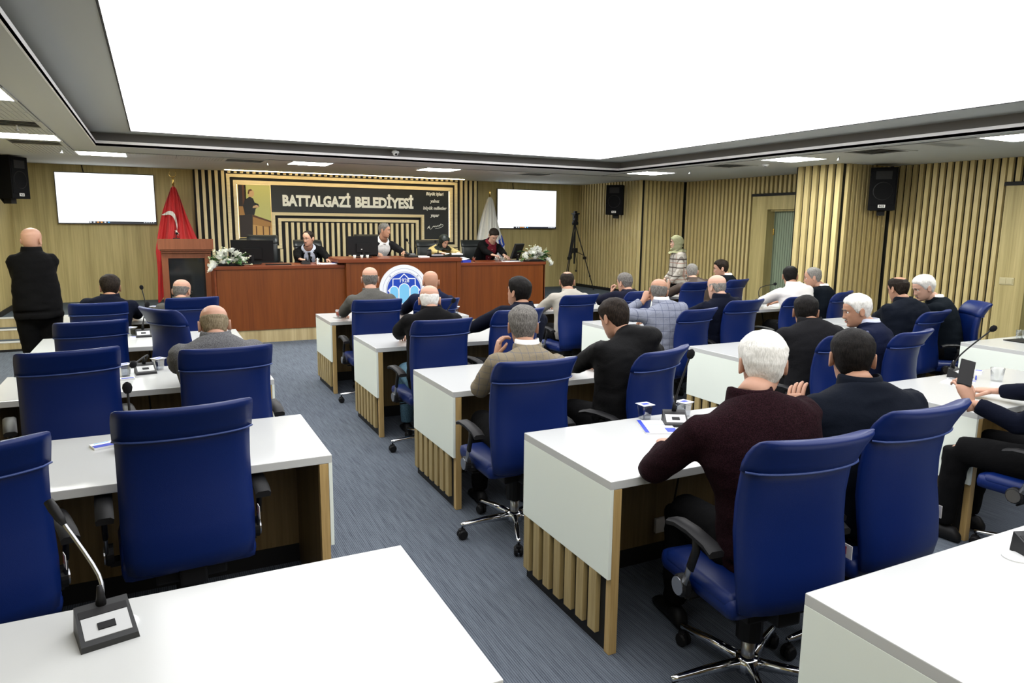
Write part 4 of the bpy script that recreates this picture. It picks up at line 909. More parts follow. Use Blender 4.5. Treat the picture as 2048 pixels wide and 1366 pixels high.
gl = thing('stapler', 'small black stapler beside the woman at the podium', 'stapler', (4.27, 10.90, 1.216), .3); MB().box(-.07, .07, -.02, .02, 0, .015, .004).build('stapler_base', M['plastic'], gl); MB().add([(-.07, -.018, .017), (.07, -.018, .04), (.07, .018, .04), (-.07, .018, .017), (-.07, -.018, .032), (.07, -.018, .062), (.07, .018, .062), (-.07, .018, .032)], [(0, 3, 2, 1), (4, 5, 6, 7), (0, 1, 5, 4), (1, 2, 6, 5), (2, 3, 7, 6), (3, 0, 4, 7)]).build('stapler_arm', M['chrome'], gl)
def pmic(label, x, y, z, hx, hz):
    mic(label, x, y, z, 180, [(hx * .4, .06, hz * .6), (hx, -.02, hz)], True)
pmic('podium microphone before the man in a tie, lying low', 2.03, 11.08, 1.126, -.08, .09)
pmic('podium microphone right of the man in a white shirt', 3.74, 11.2, 1.216, .05, .26); pmic('podium microphone left of the woman in a headscarf', 4.18, 11.15, 1.216, .02, .24)
sheet('document', 'open white papers before the man in a dark red shirt', 'paper', 5.48, 10.98, 1.126, .34, .16, 5, 'paper', .006)
kb = sheet('keyboard', 'black keyboard under the left podium monitor', 'keyboard', 1.62, 11.0, 1.126, .36, .12, -4, 'plastic', .014)

# ------------------------------------------------------------------ flower arrangements
def rose_mesh():
    mb = MB(); rnd = random.Random(3)
    mb.ball((0, 0, 0), .018, 8, 6)
    for layer, (n, rr, h, tl) in enumerate(((3, .016, .040, .2), (5, .027, .036, .5), (6, .037, .026, .9))):
        for k in range(n):
            a = 2 * PI * k / n + layer * .5; vs = []
            for j in range(4):
                t = j / 3; ww = .75 * math.sin(PI * (.25 + .6 * t)); out = rr * (.35 + .65 * t) + tl * .008 * t * t
                for i in range(5):
                    u = (i - 2) / 2; ang = a + u * ww; q = out * (1 - .06 * u * u)
                    vs.append((q * math.cos(ang), q * math.sin(ang), -.018 + h * t * (1 - .18 * u * u)))
            mb.add(vs, [(j * 5 + i, j * 5 + i + 1, (j + 1) * 5 + i + 1, (j + 1) * 5 + i) for j in range(3) for i in range(4)])
    return mb
def leaf_mesh():
    vs = []; fs = []
    for j in range(6):
        t = j / 5; w_ = .022 * math.sin(PI * (.08 + .9 * t)); z = .018 * math.sin(PI * t)
        vs += [(-w_, t * .12, z + .006), (0, t * .12, z), (w_, t * .12, z + .006)]
    for j in range(5): fs += [(3 * j, 3 * j + 1, 3 * j + 4, 3 * j + 3), (3 * j + 1, 3 * j + 2, 3 * j + 5, 3 * j + 4)]
    return MB().add(vs, fs)
rose_d = leaf_d = None
def bouquet(label, x, y, seed, side):
    global rose_d, leaf_d
    rnd = random.Random(seed)
    r = thing('flower_arrangement', label, 'flowers', (x, y, 1.126))
    MB().box(-.20, .20, -.07, .07, 0, .035, .01).build('tray', M['plastic'], r)
    for k in range(27):
        a = rnd.uniform(0, 2 * PI); rad = rnd.uniform(.0, 1.) ** .6
        px, py = rad * .215 * math.cos(a), rad * .10 * math.sin(a); pz = .07 + .17 * (1 - rad ** 1.5) + rnd.uniform(-.015, .02)
        if k > 23: px, py, pz = side * (.215 + .022 * (k - 24)), -.08 - .02 * (k - 24), .04 - .04 * (k - 24)
        if rose_d is None: o = rose_mesh().build('rose', M['petal'], r, True); rose_d = o.data
        else: o = link('rose', rose_d, r)
        o.location = (px, py - .03, pz); o.rotation_euler = (-.5 - py * 4 + rnd.uniform(-.2, .2), px * 3.2, rnd.uniform(0, 6)); s_ = rnd.uniform(1.15, 1.6); o.scale = (s_, s_, s_)
    for k in range(34):
        a = rnd.uniform(0, 2 * PI)
        if leaf_d is None: o = leaf_mesh().build('leaf', M['leaf'], r, True); leaf_d = o.data
        else: o = link('leaf', leaf_d, r)
        o.location = (.17 * math.cos(a), .05 * math.sin(a) - .02, rnd.uniform(.03, .14)); o.rotation_euler = (rnd.uniform(-.5, .7), rnd.uniform(-.5, .5), a - PI / 2 + rnd.uniform(-.4, .4)); s_ = rnd.uniform(.8, 1.4); o.scale = (s_, s_, s_)
    mb = MB(); st_ = MB()
    for k in range(26):
        a = rnd.uniform(-.3, PI + .3); l = rnd.uniform(.20, .30); p = Vector((math.cos(a) * l * 1.05, rnd.uniform(-.1, .06), .06 + math.sin(a) * l * .78))
        mb.ball(p, rnd.uniform(.007, .013), 7, 5); st_.tube([(p.x * .3, p.y * .5, .06), (p.x * .7, p.y, p.z * .8), p], .0018, 4)
    o = mb.build('small_blossoms', M['petalc'], r, True); o['kind'] = 'stuff'; o = st_.build('sprig_stems', M['sprig'], r); o['kind'] = 'stuff'
bouquet('white rose arrangement on the left end of the podium', .93, 10.92, 5, -1)
bouquet('white rose arrangement on the right end of the podium', 5.90, 10.93, 9, 1)
# ------------------------------------------------------------------ people
V = Vector
HZ = np.array([-.118, -.105, -.085, -.06, -.03, 0, .03, .06, .085, .103, .114, .1178])
HW = np.array([.026, .043, .0545, .0625, .068, .072, .0755, .0745, .0655, .048, .027, .006])
HF = np.array([.066, .084, .087, .087, .087, .087, .091, .087, .072, .049, .026, .006])
HB = np.array([.022, .034, .050, .070, .087, .097, .101, .099, .085, .061, .033, .007])
_zd = np.linspace(-.118, .1178, 240)
def _sm(a):
    y = np.interp(_zd, HZ, a); k = np.hanning(21); k /= k.sum(); yp = np.concatenate([np.full(10, y[0]), y, np.full(10, y[-1])]); s = np.convolve(yp, k, 'valid')
    t = np.clip((_zd - .09) / .02, 0, 1); return s * (1 - t) + y * t
_HW, _HF, _HB = _sm(HW), _sm(HF), _sm(HB)
def headpt(a, z, face=True):
    """a: turn from the nose, z: height over the middle of the head"""
    wv = np.interp(z, _zd, _HW); fv = np.interp(z, _zd, _HF); bv = np.interp(z, _zd, _HB)
    s, c = math.sin(a), math.cos(a)
    x = wv * math.copysign(abs(s) ** .92, s); y = (fv if c > 0 else bv) * math.copysign(abs(c) ** .92, c)
    if face and c > 0:
        ax = abs(x)
        n = np.interp(z, [-.048, -.040, -.032, -.01, .012, .028], [0, .020, .024, .014, .007, .0])
        y += n * math.exp(-(x / (.0115 if z > -.025 else .0145)) ** 2)
        y -= .010 * math.exp(-((ax - .031) / .015) ** 2 - ((z - .005) / .0085) ** 2)
        y += .004 * math.exp(-((ax - .03) / .022) ** 2 - ((z - .027) / .008) ** 2)
        y += .0055 * math.exp(-(x / .022) ** 2 - ((z + .062) / .006) ** 2) + .005 * math.exp(-(x / .020) ** 2 - ((z + .074) / .006) ** 2)
        y -= .004 * math.exp(-(x / .03) ** 2 - ((z + .085) / .006) ** 2)
        y += .006 * math.exp(-(x / .018) ** 2 - ((z + .103) / .010) ** 2)
        y += .004 * math.exp(-((ax - .042) / .015) ** 2 - ((z + .02) / .014) ** 2)
    return V((x, y, z))
ZS_H = list(np.linspace(-.118, .088, 42)) + [.094, .100, .105, .1095, .113, .1155, .1172, .1178]
NA = 60
AZ = [2 * PI * k / NA for k in range(NA)]
def hairline(style, ad):
    k = [0, 30, 50, 64, 74, 82, 92, 102, 116, 140, 180]
    full = [.068, .068, .056, .034, .004, -.024, -.004, -.018, -.052, -.078, -.084]
    if style in ('receding', 'thin'): full[:4] = [.092, .091, .066, .036]
    if style == 'long': full[8:] = [-.075, -.10, -.105]
    return np.interp(ad, k, full)
def hair_off(style, a, z, th):
    ad = abs((math.degrees(a) + 180) % 360 - 180)
    m = z - hairline(style, ad)
    if style == 'horseshoe':
        top = np.interp(ad, [0, 55, 75, 110, 180], [-.2, -.05, .048, .060, .052]); m = min(m, (top - z) * .55)
    if style == 'thin':
        p = headpt(a, z, False); d = math.hypot(p.x / .06, (p.y + .03) / .075); m = min(m, (d - .62) * .05) if z > .05 else m
    t = max(0., min(1., m / .016)); t = t * t * (3 - 2 * t)
    th = th * (.28 + .72 * max(0., min(1., m / (.085 if ad > 70 else .03))))
    return m, -.004 + (th + .004) * t
def make_hair(mat, style, th, X, parent, seed=0, vol=None):
    rnd = random.Random(seed); vs = []; ok = []
    nz = [z for z in ZS_H if z > -.112]
    for z in nz:
        for a in AZ:
            m, off = hair_off(style, a, z, th); p = headpt(a, z, False)
            n = V((p.x / .0056, p.y / .0092, max(z, -.02) / .0139)).normalized()
            q = p + n * (off + (rnd.uniform(-1, 1) * .0005 + .0035 * noise.noise(V((p.x * 42 + seed, p.y * 42, p.z * 26))) + .0015 * noise.noise(V((p.x * 130 + seed, p.y * 130, p.z * 50)))) * min(1, m / .02) * (1 if m > .0 else 0))
            if vol and m > .01: q += vol(p) * min(1, m / .03)
            vs.append(X(q)); ok.append(off > -.003)
    fs = []
    for j in range(len(nz) - 1):
        for i in range(NA):
            f = (j * NA + i, j * NA + (i + 1) % NA, (j + 1) * NA + (i + 1) % NA, (j + 1) * NA + i)
            if any(ok[q] for q in f): fs.append(f)
    if fs and any(ok[-NA:]): fs.append(tuple(range((len(nz) - 1) * NA, len(nz) * NA)))
    used = sorted({i for f in fs for i in f}); mp = {o: n for n, o in enumerate(used)}
    return MB().add([vs[i] for i in used], [tuple(mp[i] for i in f) for f in fs]).build('hair', mat, parent, True)
def ear(mb, X, s):
    rings = []
    for t, w_, h, ox in ((-.2, .012, .022, -.002), (.2, .016, .029, .008), (.6, .019, .033, .017), (.85, .018, .031, .021), (1., .012, .024, .020)):
        rings.append([X(V((s * (.068 + ox), -.008 + (w_ * math.cos(q) * .85) - .010 * (t if t > 0 else 0) - .15 * h * math.sin(q), -.008 + h * math.sin(q) * (1.0 if math.sin(q) > 0 else .95)))) for q in [2 * PI * k / 12 for k in range(12)]])
    mb.loft(rings)
def hand(mb, W, d, nrm, side, curl=.5, k=1.0):
    """side: +1 when the thumb lies towards +x of the hand frame; fingers point along d, back of the hand along nrm"""
    d = d.normalized(); nrm = (nrm - d * nrm.dot(d)).normalized(); xx = d.cross(nrm)
    P = lambda a, b, c: W + (xx * a * side + d * b + nrm * c) * k
    def oval(cy, w_, t_, cx=0, cz=0, n=12): return [P(cx + w_ * math.cos(2 * PI * i / n), cy, cz + t_ * math.sin(2 * PI * i / n)) for i in range(n)]
    mb.loft([oval(-.05, .026, .020), oval(-.01, .027, .018), oval(.02, .034, .017, .002), oval(.055, .041, .016, .0), oval(.085, .041, .013, -.001), oval(.094, .036, .008, -.001)])
    for fx, L_, r in ((.0305, .070, .0088), (.0105, .080, .0092), (-.010, .074, .0088), (-.029, .058, .0078)):
        pts = [P(fx, .070, .0)]; ang = .10; yy, zz = .070 + .018, 0.
        pts.append(P(fx, yy, zz)); spread = fx * .10
        for s_, f in ((.46, .75), (.31, 1.0), (.23, .8)):
            ang += curl * f; yy += L_ * s_ * math.cos(ang); zz -= L_ * s_ * math.sin(ang); pts.append(P(fx + spread * (yy - .08) * 8, yy, zz))
        mb.tube(pts, [r * 1.05, r * 1.06, r, r * .92, r * .62], 8)
    th = [P(.022, .012, -.004), P(.042, .034, -.010), P(.052, .060, -.016 - .01 * curl), P(.050 - .012 * curl, .086, -.022 - .02 * curl)]
    mb.tube(th, [.014, .0125, .0105, .007], 8)
TSEC = [(-.14, .170, .115, .130), (0, .188, .140, .150), (.2, .182, .140, .132), (.4, .180, .132, .122), (.6, .192, .128, .122), (.74, .200, .120, .120), (.84, .196, .106, .112), (.91, .158, .088, .100), (.96, .104, .072, .086), (1.0, .070, .062, .074)]
PEND = []
def pend(o, voxel, sm=2, extra=None, crease=0., seed=0): PEND.append((o, voxel, sm, extra, crease, seed))
def person(label, x, y, top, mat, skin='skinA', yaw=0., hyaw=None, pitch=14., roll=0., hair=('full', 'hairK', .014), pelvis=None, floor=0., seat=.475, fat=1.0, sh=1.0, lh=None, rh=None, near=None, collar=True, shirt=None, face=False,
           trousers='trousers_black', front=None, stand=False, blobs=(), nb=(.0, -.082, -.215), skirt=None, hood=None, brow='hairK', mous=None, beard=None, glasses=False, voxel=.013, name='person', specs=None, hk=1., sleeve_end=.86, scarf=None, headk=1.0, shoes='plastic'):
    hyaw = yaw if hyaw is None else hyaw
    yr = math.radians(yaw); cy, sy = math.cos(yr), math.sin(yr)
    T_ = lambda p: V(((p[0] - x) * cy + (p[1] - y) * sy, -(p[0] - x) * sy + (p[1] - y) * cy, p[2] - floor))
    Hc = V((0, 0, top - floor - .118 * headk))
    RH = Matrix.Rotation(math.radians(hyaw - yaw), 3, 'Z') @ Matrix.Rotation(math.radians(roll), 3, 'Y') @ Matrix.Rotation(-math.radians(pitch), 3, 'X')
    X = lambda p: Hc + RH @ (p * headk)
    NB = Hc + V((nb[0], nb[1], nb[2] + .118))
    if stand: PV = V((0, NB.y - .02, .90)) if pelvis is None else T_((*pelvis, floor + .90))
    else: PV = T_((*pelvis, floor + seat + .07)) if pelvis else V((0, -.13, seat + .07))
    ctrl = (PV + NB) / 2 + V((0, -.055 if not stand else -.01, .02))
    def spine(t):
        if t < 0: return PV + (spine(.02) - PV).normalized() * t * .5
        return PV * (1 - t) ** 2 + ctrl * 2 * t * (1 - t) + NB * t * t
    def frame(t):
        tg = (spine(min(t + .03, 1.)) - spine(max(t - .03, 0))).normalized(); xa = V((1, 0, 0)); xa = (xa - tg * xa.dot(tg)).normalized(); return tg, xa, tg.cross(xa)
    sec = [list(s) for s in TSEC]
    for s in sec:
        g = fat if s[0] < .55 else (1 + (fat - 1) * .45 if s[0] < .8 else 1.)
        s[1] *= g * (sh if s[0] > .5 else 1); s[2] *= g * (1.05 if fat > 1 else 1); s[3] *= 1 + (g - 1) * .5
    if skirt: sec = skirt + sec[1:]
    tt = [s[0] for s in sec]
    def TS(t, az, off=0.):
        wv, fv, bv = (np.interp(t, tt, [s[k] for s in sec]) + off for k in (1, 2, 3))
        tg, xa, ya = frame(t); s_, c = math.sin(az), math.cos(az)
        return spine(t) + xa * wv * math.copysign(abs(s_) ** .85, s_) + ya * (fv if c > 0 else bv) * math.copysign(abs(c) ** .85, c)
    def torso(mb, off, t0=-.14, t1=1.0, n=24):
        ts = [t for t in np.linspace(t0, t1, 22)]
        mb.loft([[TS(t, 2 * PI * k / n, off) for k in range(n)] for t in ts])
    # arms
    arms = []
    for s, spec in ((-1, lh), (1, rh)):
        tg, xa, ya = frame(.83); S = spine(.83) + xa * s * .178 * sh + ya * -.005
        if spec is None:
            spec = dict(p=((x + (s * .17) * cy, y + (s * .17) * sy, .80) if near is None else (x + s * .19, near + .20, .785)))
        W = V(spec['rel']) if 'rel' in spec else T_(spec['p']); a_, b_ = .285 * hk, .255 * hk
        dv = W - S; L_ = dv.length
        if L_ > (a_ + b_) * .985: W = S + dv * ((a_ + b_) * .985 / L_); dv = W - S; L_ = dv.length
        pole = V(spec.get('pole', (s * .9, -.25, -.75))); u = dv.normalized(); pole = (pole - u * pole.dot(u)).normalized()
        ca = max(-1, min(1, (a_ * a_ + L_ * L_ - b_ * b_) / (2 * a_ * L_))); E = S + u * a_ * ca + pole * a_ * math.sqrt(max(0, 1 - ca * ca))
        fd = (W - E).normalized(); hd = V(spec['d']) if 'd' in spec else V((fd.x - s * .25, fd.y, min(fd.z, 0) * .4 - .05))
        arms.append((s, S, E, W, hd, V(spec.get('n', (0, 0, 1))), spec.get('curl', .45), spec.get('flip', 1)))
    def armtube(mb, S, E, W, r, end=1.):
        W2 = E + (W - E) * end
        pts = [S, S.lerp(E, .3), S.lerp(E, .65), S.lerp(E, .92).lerp(E.lerp(W2, .08), .5), E.lerp(W2, .12), E.lerp(W2, .5), W2]
        mb.tube(pts, [r[0], r[0] * .98, (r[0] + r[1]) / 2, r[1], r[1] * .98, (r[1] + r[2]) / 2, r[2]], 14)
    # body: one surface of trunk, neck, arms and legs, with the head and hands grown on
    core = MB(); torso(core, -.022, -.12, .99, 16)
    for s, S, E, W, *_ in arms: armtube(core, S, E, W, (.046, .038, .026))
    if stand:
        hips = [(PV + V((s * .085, 0, -.02)), PV + V((s * .075, .02, -.45)), V((s * .065 + PV.x, PV.y + .0, .09))) for s in (-1, 1)]
    else:
        hips = [(PV + V((s * .10, .02, -.01)), PV + V((s * .15, .43, .0)), V((PV.x + s * .14, PV.y + .46, .09))) for s in (-1, 1)]
    for a, b, c in hips: core.tube([a, a.lerp(b, .5), b], [.075, .066, .05], 12).tube([b, b.lerp(c, .4), c], [.05, .048, .035], 12)
    hb = X(V((0, -.020, -.055)))
    core.tube([hb, hb.lerp(NB, .5), NB + V((0, 0, -.05))], [.050, .053, .060], 14)
    ex = MB()
    rings = [[X(headpt(a, z)) for a in AZ] for z in ZS_H]; ex.loft(rings)
    nk = X(V((0, -.018, -.070)))
    ex.tube([X(V((0, -.012, -.02))), nk, nk.lerp(NB, .5), NB + V((0, .0, -.02))], [.050, .053, .056, .064], 20)
    for s in (-1, 1):
        if not hood: ear(ex, X, s)
    for s, S, E, W, hd, nn, cu, fl in arms: hand(ex, W, hd, nn, -s * fl if False else (-s) * fl, cu, hk)
    body = core.build(name, M[skin], None, True, (x, y, floor)); body.rotation_euler = (0, 0, yr)
    tag(body, label, 'person'); pend(body, .020, 3, ex)
    # jacket
    jk = MB(); torso(jk, .010, -.14, 1.0 if not front else .955)
    for s, S, E, W, *_ in arms:
        jk.ball(S + V((-s * .012, 0, -.012)), .070, 12, 8); armtube(jk, S, E, W, (.068, .058, .043), sleeve_end)
    for off, r, sc in blobs: jk.ball(NB + V(off), r, 14, 9, sc)
    jo = jk.build('jacket', M[mat], body, True); pend(jo, voxel, 3, None, .006, x * 7 + y)
    tg = (Hc - NB).normalized()
    def collar_ring(nm, r, h, thick, m, front_drop, lift=0.):
        vs = []; n = 28; cyy = NB + V((0, .004, lift))
        rows = ((r + .012, -.022), (r + .004, h * .55), (r, h), (r - thick, h), (r - thick - .002, h * .4), (r - thick, -.02))
        for rr, hh in rows:
            for k in range(n):
                a = 2 * PI * k / n; fr = max(0, math.cos(a)); q = cyy + V((rr * math.sin(a), rr * math.cos(a) * 1.06, hh - front_drop * fr ** 1.5)); q.y += .25 * hh; vs.append(q)
        fs = [(j * n + k, j * n + (k + 1) % n, (j + 1) * n + (k + 1) % n, (j + 1) * n + k) for j in range(len(rows) - 1) for k in range(n)]
        MB().add(vs, fs).build(nm, M[m], body, True)
    if collar: collar_ring('collar', .080, .032, .008, mat if collar is True else collar, .05)
    if shirt: collar_ring('shirt_collar', .069, .056 if not front else .040, .006, shirt, .045 if not front else .085)
    # legs
    tr_ = MB(); tr_.ball(PV + V((0, 0, -.02)), .165, 16, 10, (1.08, .9, .62 if not stand else .9))
    for a, b, c in hips: tr_.tube([a, a.lerp(b, .5), b], [.112 * fat ** .5, .096 * fat ** .5, .074], 14).tube([b, b.lerp(c, .35), c + V((0, 0, .0))], [.070, .066, .052], 14)
    to = tr_.build('trousers', M[trousers], body, True); pend(to, .016, 3, None, .006, x * 3 - y)
    sd = None
    for a, b, c in hips:
        f0 = c + V((0, -.07, -.09))
        rr = [[f0 + V((w_ * math.cos(q), yy, max(0, h * (.5 + .5 * math.sin(q))))) for q in [2 * PI * k / 12 for k in range(12)]] for yy, w_, h in ((-.02, .022, .05), (.01, .036, .085), (.08, .038, .095), (.14, .043, .06), (.20, .044, .045), (.235, .034, .035), (.25, .014, .02))]
        MB().loft(rr).build('shoe', M[shoes], body, True)
    # hair
    if hood:
        hm, drape = hood; vs = []; ok = []
        nz = [z for z in ZS_H]
        for z in nz:
            for a in AZ:
                ad = abs((math.degrees(a) + 180) % 360 - 180); p = headpt(a, z, False)
                n = V((p.x / .0056, p.y / .0092, max(z, -.02) / .0139)).normalized()
                win = max(((ad / 52) ** 2 + ((z + .018) / .082) ** 2), 0)
                bulge = .014 + .022 * math.exp(-((ad - 180) / 45) ** 2 - ((z - .0) / .05) ** 2) + .003 * noise.noise(V((p.x * 30, p.y * 30, p.z * 40)))
                if z < -.05: bulge += (-.05 - z) * .25 + (.02 if ad > 90 else 0)
                vs.append(X(p + n * (bulge if win > 1.12 else -.006))); ok.append(win > 1.0)
        fs = [(j * NA + i, j * NA + (i + 1) % NA, (j + 1) * NA + (i + 1) % NA, (j + 1) * NA + i) for j in range(len(nz) - 1) for i in range(NA)]
        fs = [f for f in fs if any(ok[q] for q in f)]; fs.append(tuple(range((len(nz) - 1) * NA, len(nz) * NA)))
        mb = MB().add(vs, fs)
        lo = []
        for q, (rr, dz, dy) in enumerate(((.074, -.085, -.010), (.082, -.12, -.012), (.092, -.155, -.02))):
            lo.append([X(V((rr * math.sin(a), rr * 1.08 * math.cos(a) + dy, dz + .006 * math.sin(a * 5 + q)))) for a in AZ])
        for rr, dz in ((.115, .0), (.155, -.035)): lo.append([NB + V((rr * math.sin(a) * 1.15, rr * math.cos(a) * .95 + .01, dz + .02 * math.cos(a * 1) * -1 + .008 * math.sin(a * 6))) for a in AZ])
        mb.loft(lo, False); mb.build('headscarf', M[hm], body, True)
    elif hair:
        make_hair(M[hair[1]], hair[0], hair[2], X, body, int(abs(x * 100) + abs(y * 10)), hair[3] if len(hair) > 3 else None)
    if face:
        for s in (-1, 1):
            mb = MB(); mb.ball(X(V((s * .031, .0695, .005))), .0105, 12, 8); mb.mi = 1; mb.ball(X(V((s * .031, .0768, .0045))), .0052, 10, 6); mb.build('eye', [M['eye'], M['iris']], body, True)
            ptsb = [X(headpt(math.atan2(s * xx, .085), zz) + V((0, .003, 0))) for xx, zz in ((.014, .024), (.026, .030), (.040, .030), (.052, .022))]
            MB().tube(ptsb, [.003, .0045, .004, .002], 6).build('eyebrow', M[brow], body, True)
        pl = [X(headpt(math.atan2(xx, .08), -.068 + .002 * abs(xx) * 20) + V((0, .0025, 0))) for xx in (-.024, -.012, 0, .012, .024)]
        MB().tube(pl, [.002, .0048, .0055, .0048, .002], 8).build('lips', M['lipm'], body, True)
        if mous:
            pl = [X(headpt(math.atan2(xx, .08), -.053 - .010 * (xx / .03) ** 2) + V((0, .004, 0))) for xx in (-.032, -.018, 0, .018, .032)]
            MB().tube(pl, [.002, .0045, .004, .0045, .002], 8).build('moustache', M[mous], body, True)
    if glasses:
        mb = MB()
        for s in (-1, 1):
            cx = X(V((s * .032, .103, .004))); ax_ = RH @ V((1, 0, 0)); uz = RH @ V((0, 0, 1))
            mb.tube([cx + (ax_ * math.cos(q) * .024 + uz * math.sin(q) * .017) for q in np.linspace(0, 2 * PI, 17)], .0016, 5); mb.tube([X(V((s * .056, .100, .008))), X(V((s * .080, .05, .008))), X(V((s * .082, -.01, .004)))], .0018, 5)
        mb.tube([X(V((-.008, .106, .008))), X(V((.008, .106, .008)))], .0016, 5); mb.build('glasses', M['plastic'], body)
    # open jacket front
    if front:
        sm, tie, op = front
        yk = [[TS(t, 2 * PI * k / 28, of) + V((0, 0, dz)) for k in range(28)] for t, of, dz in ((.90, -.012, 0), (.94, -.002, 0), (.965, .006, 0), (.985, .012, .004), (1.0, .010, .016), (1.0, .006, .014))]
        for k in range(28):
            fr = max(0, math.cos(2 * PI * k / 28)) ** 2
            for j in (3, 4, 5): yk[j][k].z -= .030 * fr
        MB().loft(yk, False).build('shirt_collar', M[sm], body, True)
        vs = []; n = 8; ts = np.linspace(.38, .95, 12)
        for t in ts:
            ha = op * max(.02, (t - .34) / .62) ** .9
            for k in range(n + 1): vs.append(TS(t, (-1 + 2 * k / n) * ha, .036 - .018 * max(0, (t - .80) / .15)))
        MB().add(vs, [(j * (n + 1) + i, j * (n + 1) + i + 1, (j + 1) * (n + 1) + i + 1, (j + 1) * (n + 1) + i) for j in range(len(ts) - 1) for i in range(n)]).build('shirt_front', M[sm], body, True)
        for s in (-1, 1):
            vs = []
            for t in np.linspace(.40, .97, 9):
                ha = op * max(.02, (t - .34) / .62) ** .9; wd = .16 + .16 * math.sin(PI * min(1, (t - .38) / .55)) * .9
                vs += [TS(t, s * ha, .042 - .014 * max(0, (t - .80) / .15)), TS(t, s * (ha + wd * .5), .047 - .014 * max(0, (t - .80) / .15)), TS(t, s * (ha + wd), .022)]
            MB().add(vs, [(3 * j + i, 3 * j + i + 1, 3 * j + 4 + i, 3 * j + 3 + i) for j in range(8) for i in range(2)]).build('lapel', M[mat], body, True)
            cpts = [TS(.99, s * .12, .018), TS(.945, s * .12, .026), TS(.915, s * .42, .030), TS(.975, s * .75, .020)]
            MB().add(cpts, [(0, 1, 2, 3)]).build('collar_point', M[sm], body)
        if tie:
            vs = []
            for t, hw_ in ((.42, .022), (.46, .030), (.6, .028), (.8, .022), (.90, .014), (.91, .020), (.955, .022)):
                c0 = TS(t, 0, .046 - .022 * max(0, (t - .80) / .155)); vs += [c0 + V((-hw_, -.002, 0)), c0 + V((0, .003, 0)), c0 + V((hw_, -.002, 0))]
            MB().add(vs, [(3 * j + i, 3 * j + i + 1, 3 * j + 4 + i, 3 * j + 3 + i) for j in range(6) for i in range(2)]).build('tie', M[tie], body, True)
        if tie is None:
            bd = None
            for k in range(5):
                p = TS(.48 + .10 * k, 0, .039)
                if bd is None: o = MB().ball((0, 0, 0), .006, 8, 5, (1, .5, 1)).build('button', M['petal'], body, True); bd = o.data
                else: o = link('button', bd, body)
                o.location = p
    return dict(body=body, X=X, NB=NB, TS=TS, arms=arms, T=T_)
def finish_people():
    for o, vx, sm, *_ in PEND:
        r = o.modifiers.new('r', 'REMESH'); r.mode = 'VOXEL'; r.voxel_size = vx; r.use_smooth_shade = True
        s = o.modifiers.new('s', 'SMOOTH'); s.factor = .5; s.iterations = sm * 2
    dg = bpy.context.evaluated_depsgraph_get()
    for o, vx, sm, ex, cr, seed in PEND:
        me = bpy.data.meshes.new_from_object(o.evaluated_get(dg)); old = o.data; o.modifiers.clear(); o.data = me; me.name = old.name; bpy.data.meshes.remove(old)
        if cr:
            n = len(me.vertices); co = np.empty(n * 3); me.vertices.foreach_get('co', co); co = co.reshape(-1, 3); no = np.empty(n * 3); me.vertices.foreach_get('normal', no); no = no.reshape(-1, 3)
            sv = V((seed, seed * .7, 0))
            d = np.array([noise.noise(V((c[0] * 9, c[1] * 9, c[2] * 16)) + sv) * .7 + (1 - abs(noise.noise(V((c[0] * 5 + c[2] * 7, c[1] * 5, c[2] * 15 - c[0] * 6)) + sv)) * 2) * .6 for c in co]) - .25
            co += no * (d * cr)[:, None]; me.vertices.foreach_set('co', co.ravel()); me.update()
        if ex:
            bm = bmesh.new(); bm.from_mesh(me); t = bpy.data.meshes.new('t'); t.from_pydata(ex.v, [], ex.f); b2 = bmesh.new(); b2.from_mesh(t); bmesh.ops.recalc_face_normals(b2, faces=b2.faces); b2.to_mesh(t); b2.free()
            bm.from_mesh(t); bpy.data.meshes.remove(t); bm.to_mesh(me); bm.free()
        me.polygons.foreach_set('use_smooth', [True] * len(me.polygons)); me.update()
M['trousers_black'] = cloth('black_trousers', (0.0040, 0.0040, 0.0045), .9)
M['jeans'] = cloth('faded_jeans', (.10, .19, .26), .9, 300, .5)
M['navy'] = cloth('navy_suit', (0.0035, 0.0050, 0.0130), .85); M['navy2'] = cloth('bright_navy_suit', (0.0060, 0.0090, 0.0275), .85)
M['blacksuit'] = cloth('black_suit', (0.0040, 0.0040, 0.0045), .85); M['charcoal'] = cloth('charcoal_suit', (0.0100, 0.0100, 0.0115), .85)
M['tweed'] = cloth('grey_tweed', (.12, .12, .125), .95, 300, .4); M['greyj'] = cloth('warm_grey_jacket', (.085, .083, .075), .95, 420, .35)
M['tan'] = cloth('tan_check', (.215, .18, .125), .95, 600, .15, grid=.040, gcol=(.12, .12, .13), gw=.08)
M['hoodblack'] = cloth('black_softshell', (0.0045, 0.0045, 0.0050), .6, 300, .1); M['burg'] = cloth('burgundy_boucle', (0.0130, 0.0043, 0.0063), .98, 240, .5)
M['navyshirt'] = cloth('navy_cotton', (0.0035, 0.0055, 0.0110), .8, 600, .1); M['beige'] = cloth('beige_suit', (0.3680, 0.3440, 0.2960), .9, 500, .08); M['darkj'] = cloth('dark_blue_anorak', (0.0065, 0.0075, 0.0175), .8)
M['check'] = cloth('pale_blue_check', (0.2160, 0.2320, 0.2880), .9, 400, .2, grid=.062, gcol=(.06, .07, .12), gw=.06); M['brownl'] = plain('brown_leather_coat', (.055, .036, .026), .5, spec=.4, bump=.3, bscale=40)
M['darkgreen'] = cloth('blue_black_suit', (0.0040, 0.0065, 0.0100), .85); M['whites'] = cloth('white_striped_shirt', (.76, .73, .71), .8, 600, .04)
M['plaid'] = cloth('white_plaid_coat', (0.4960, 0.4640, 0.4160), .95, 300, .12, grid=.1, plaid=[(.135, .16, 0., (.05, .035, .03), .85), (.135, .07, .42, (.28, .24, .2), .8), (.27, .05, .7, (.35, .16, .12), .6)])
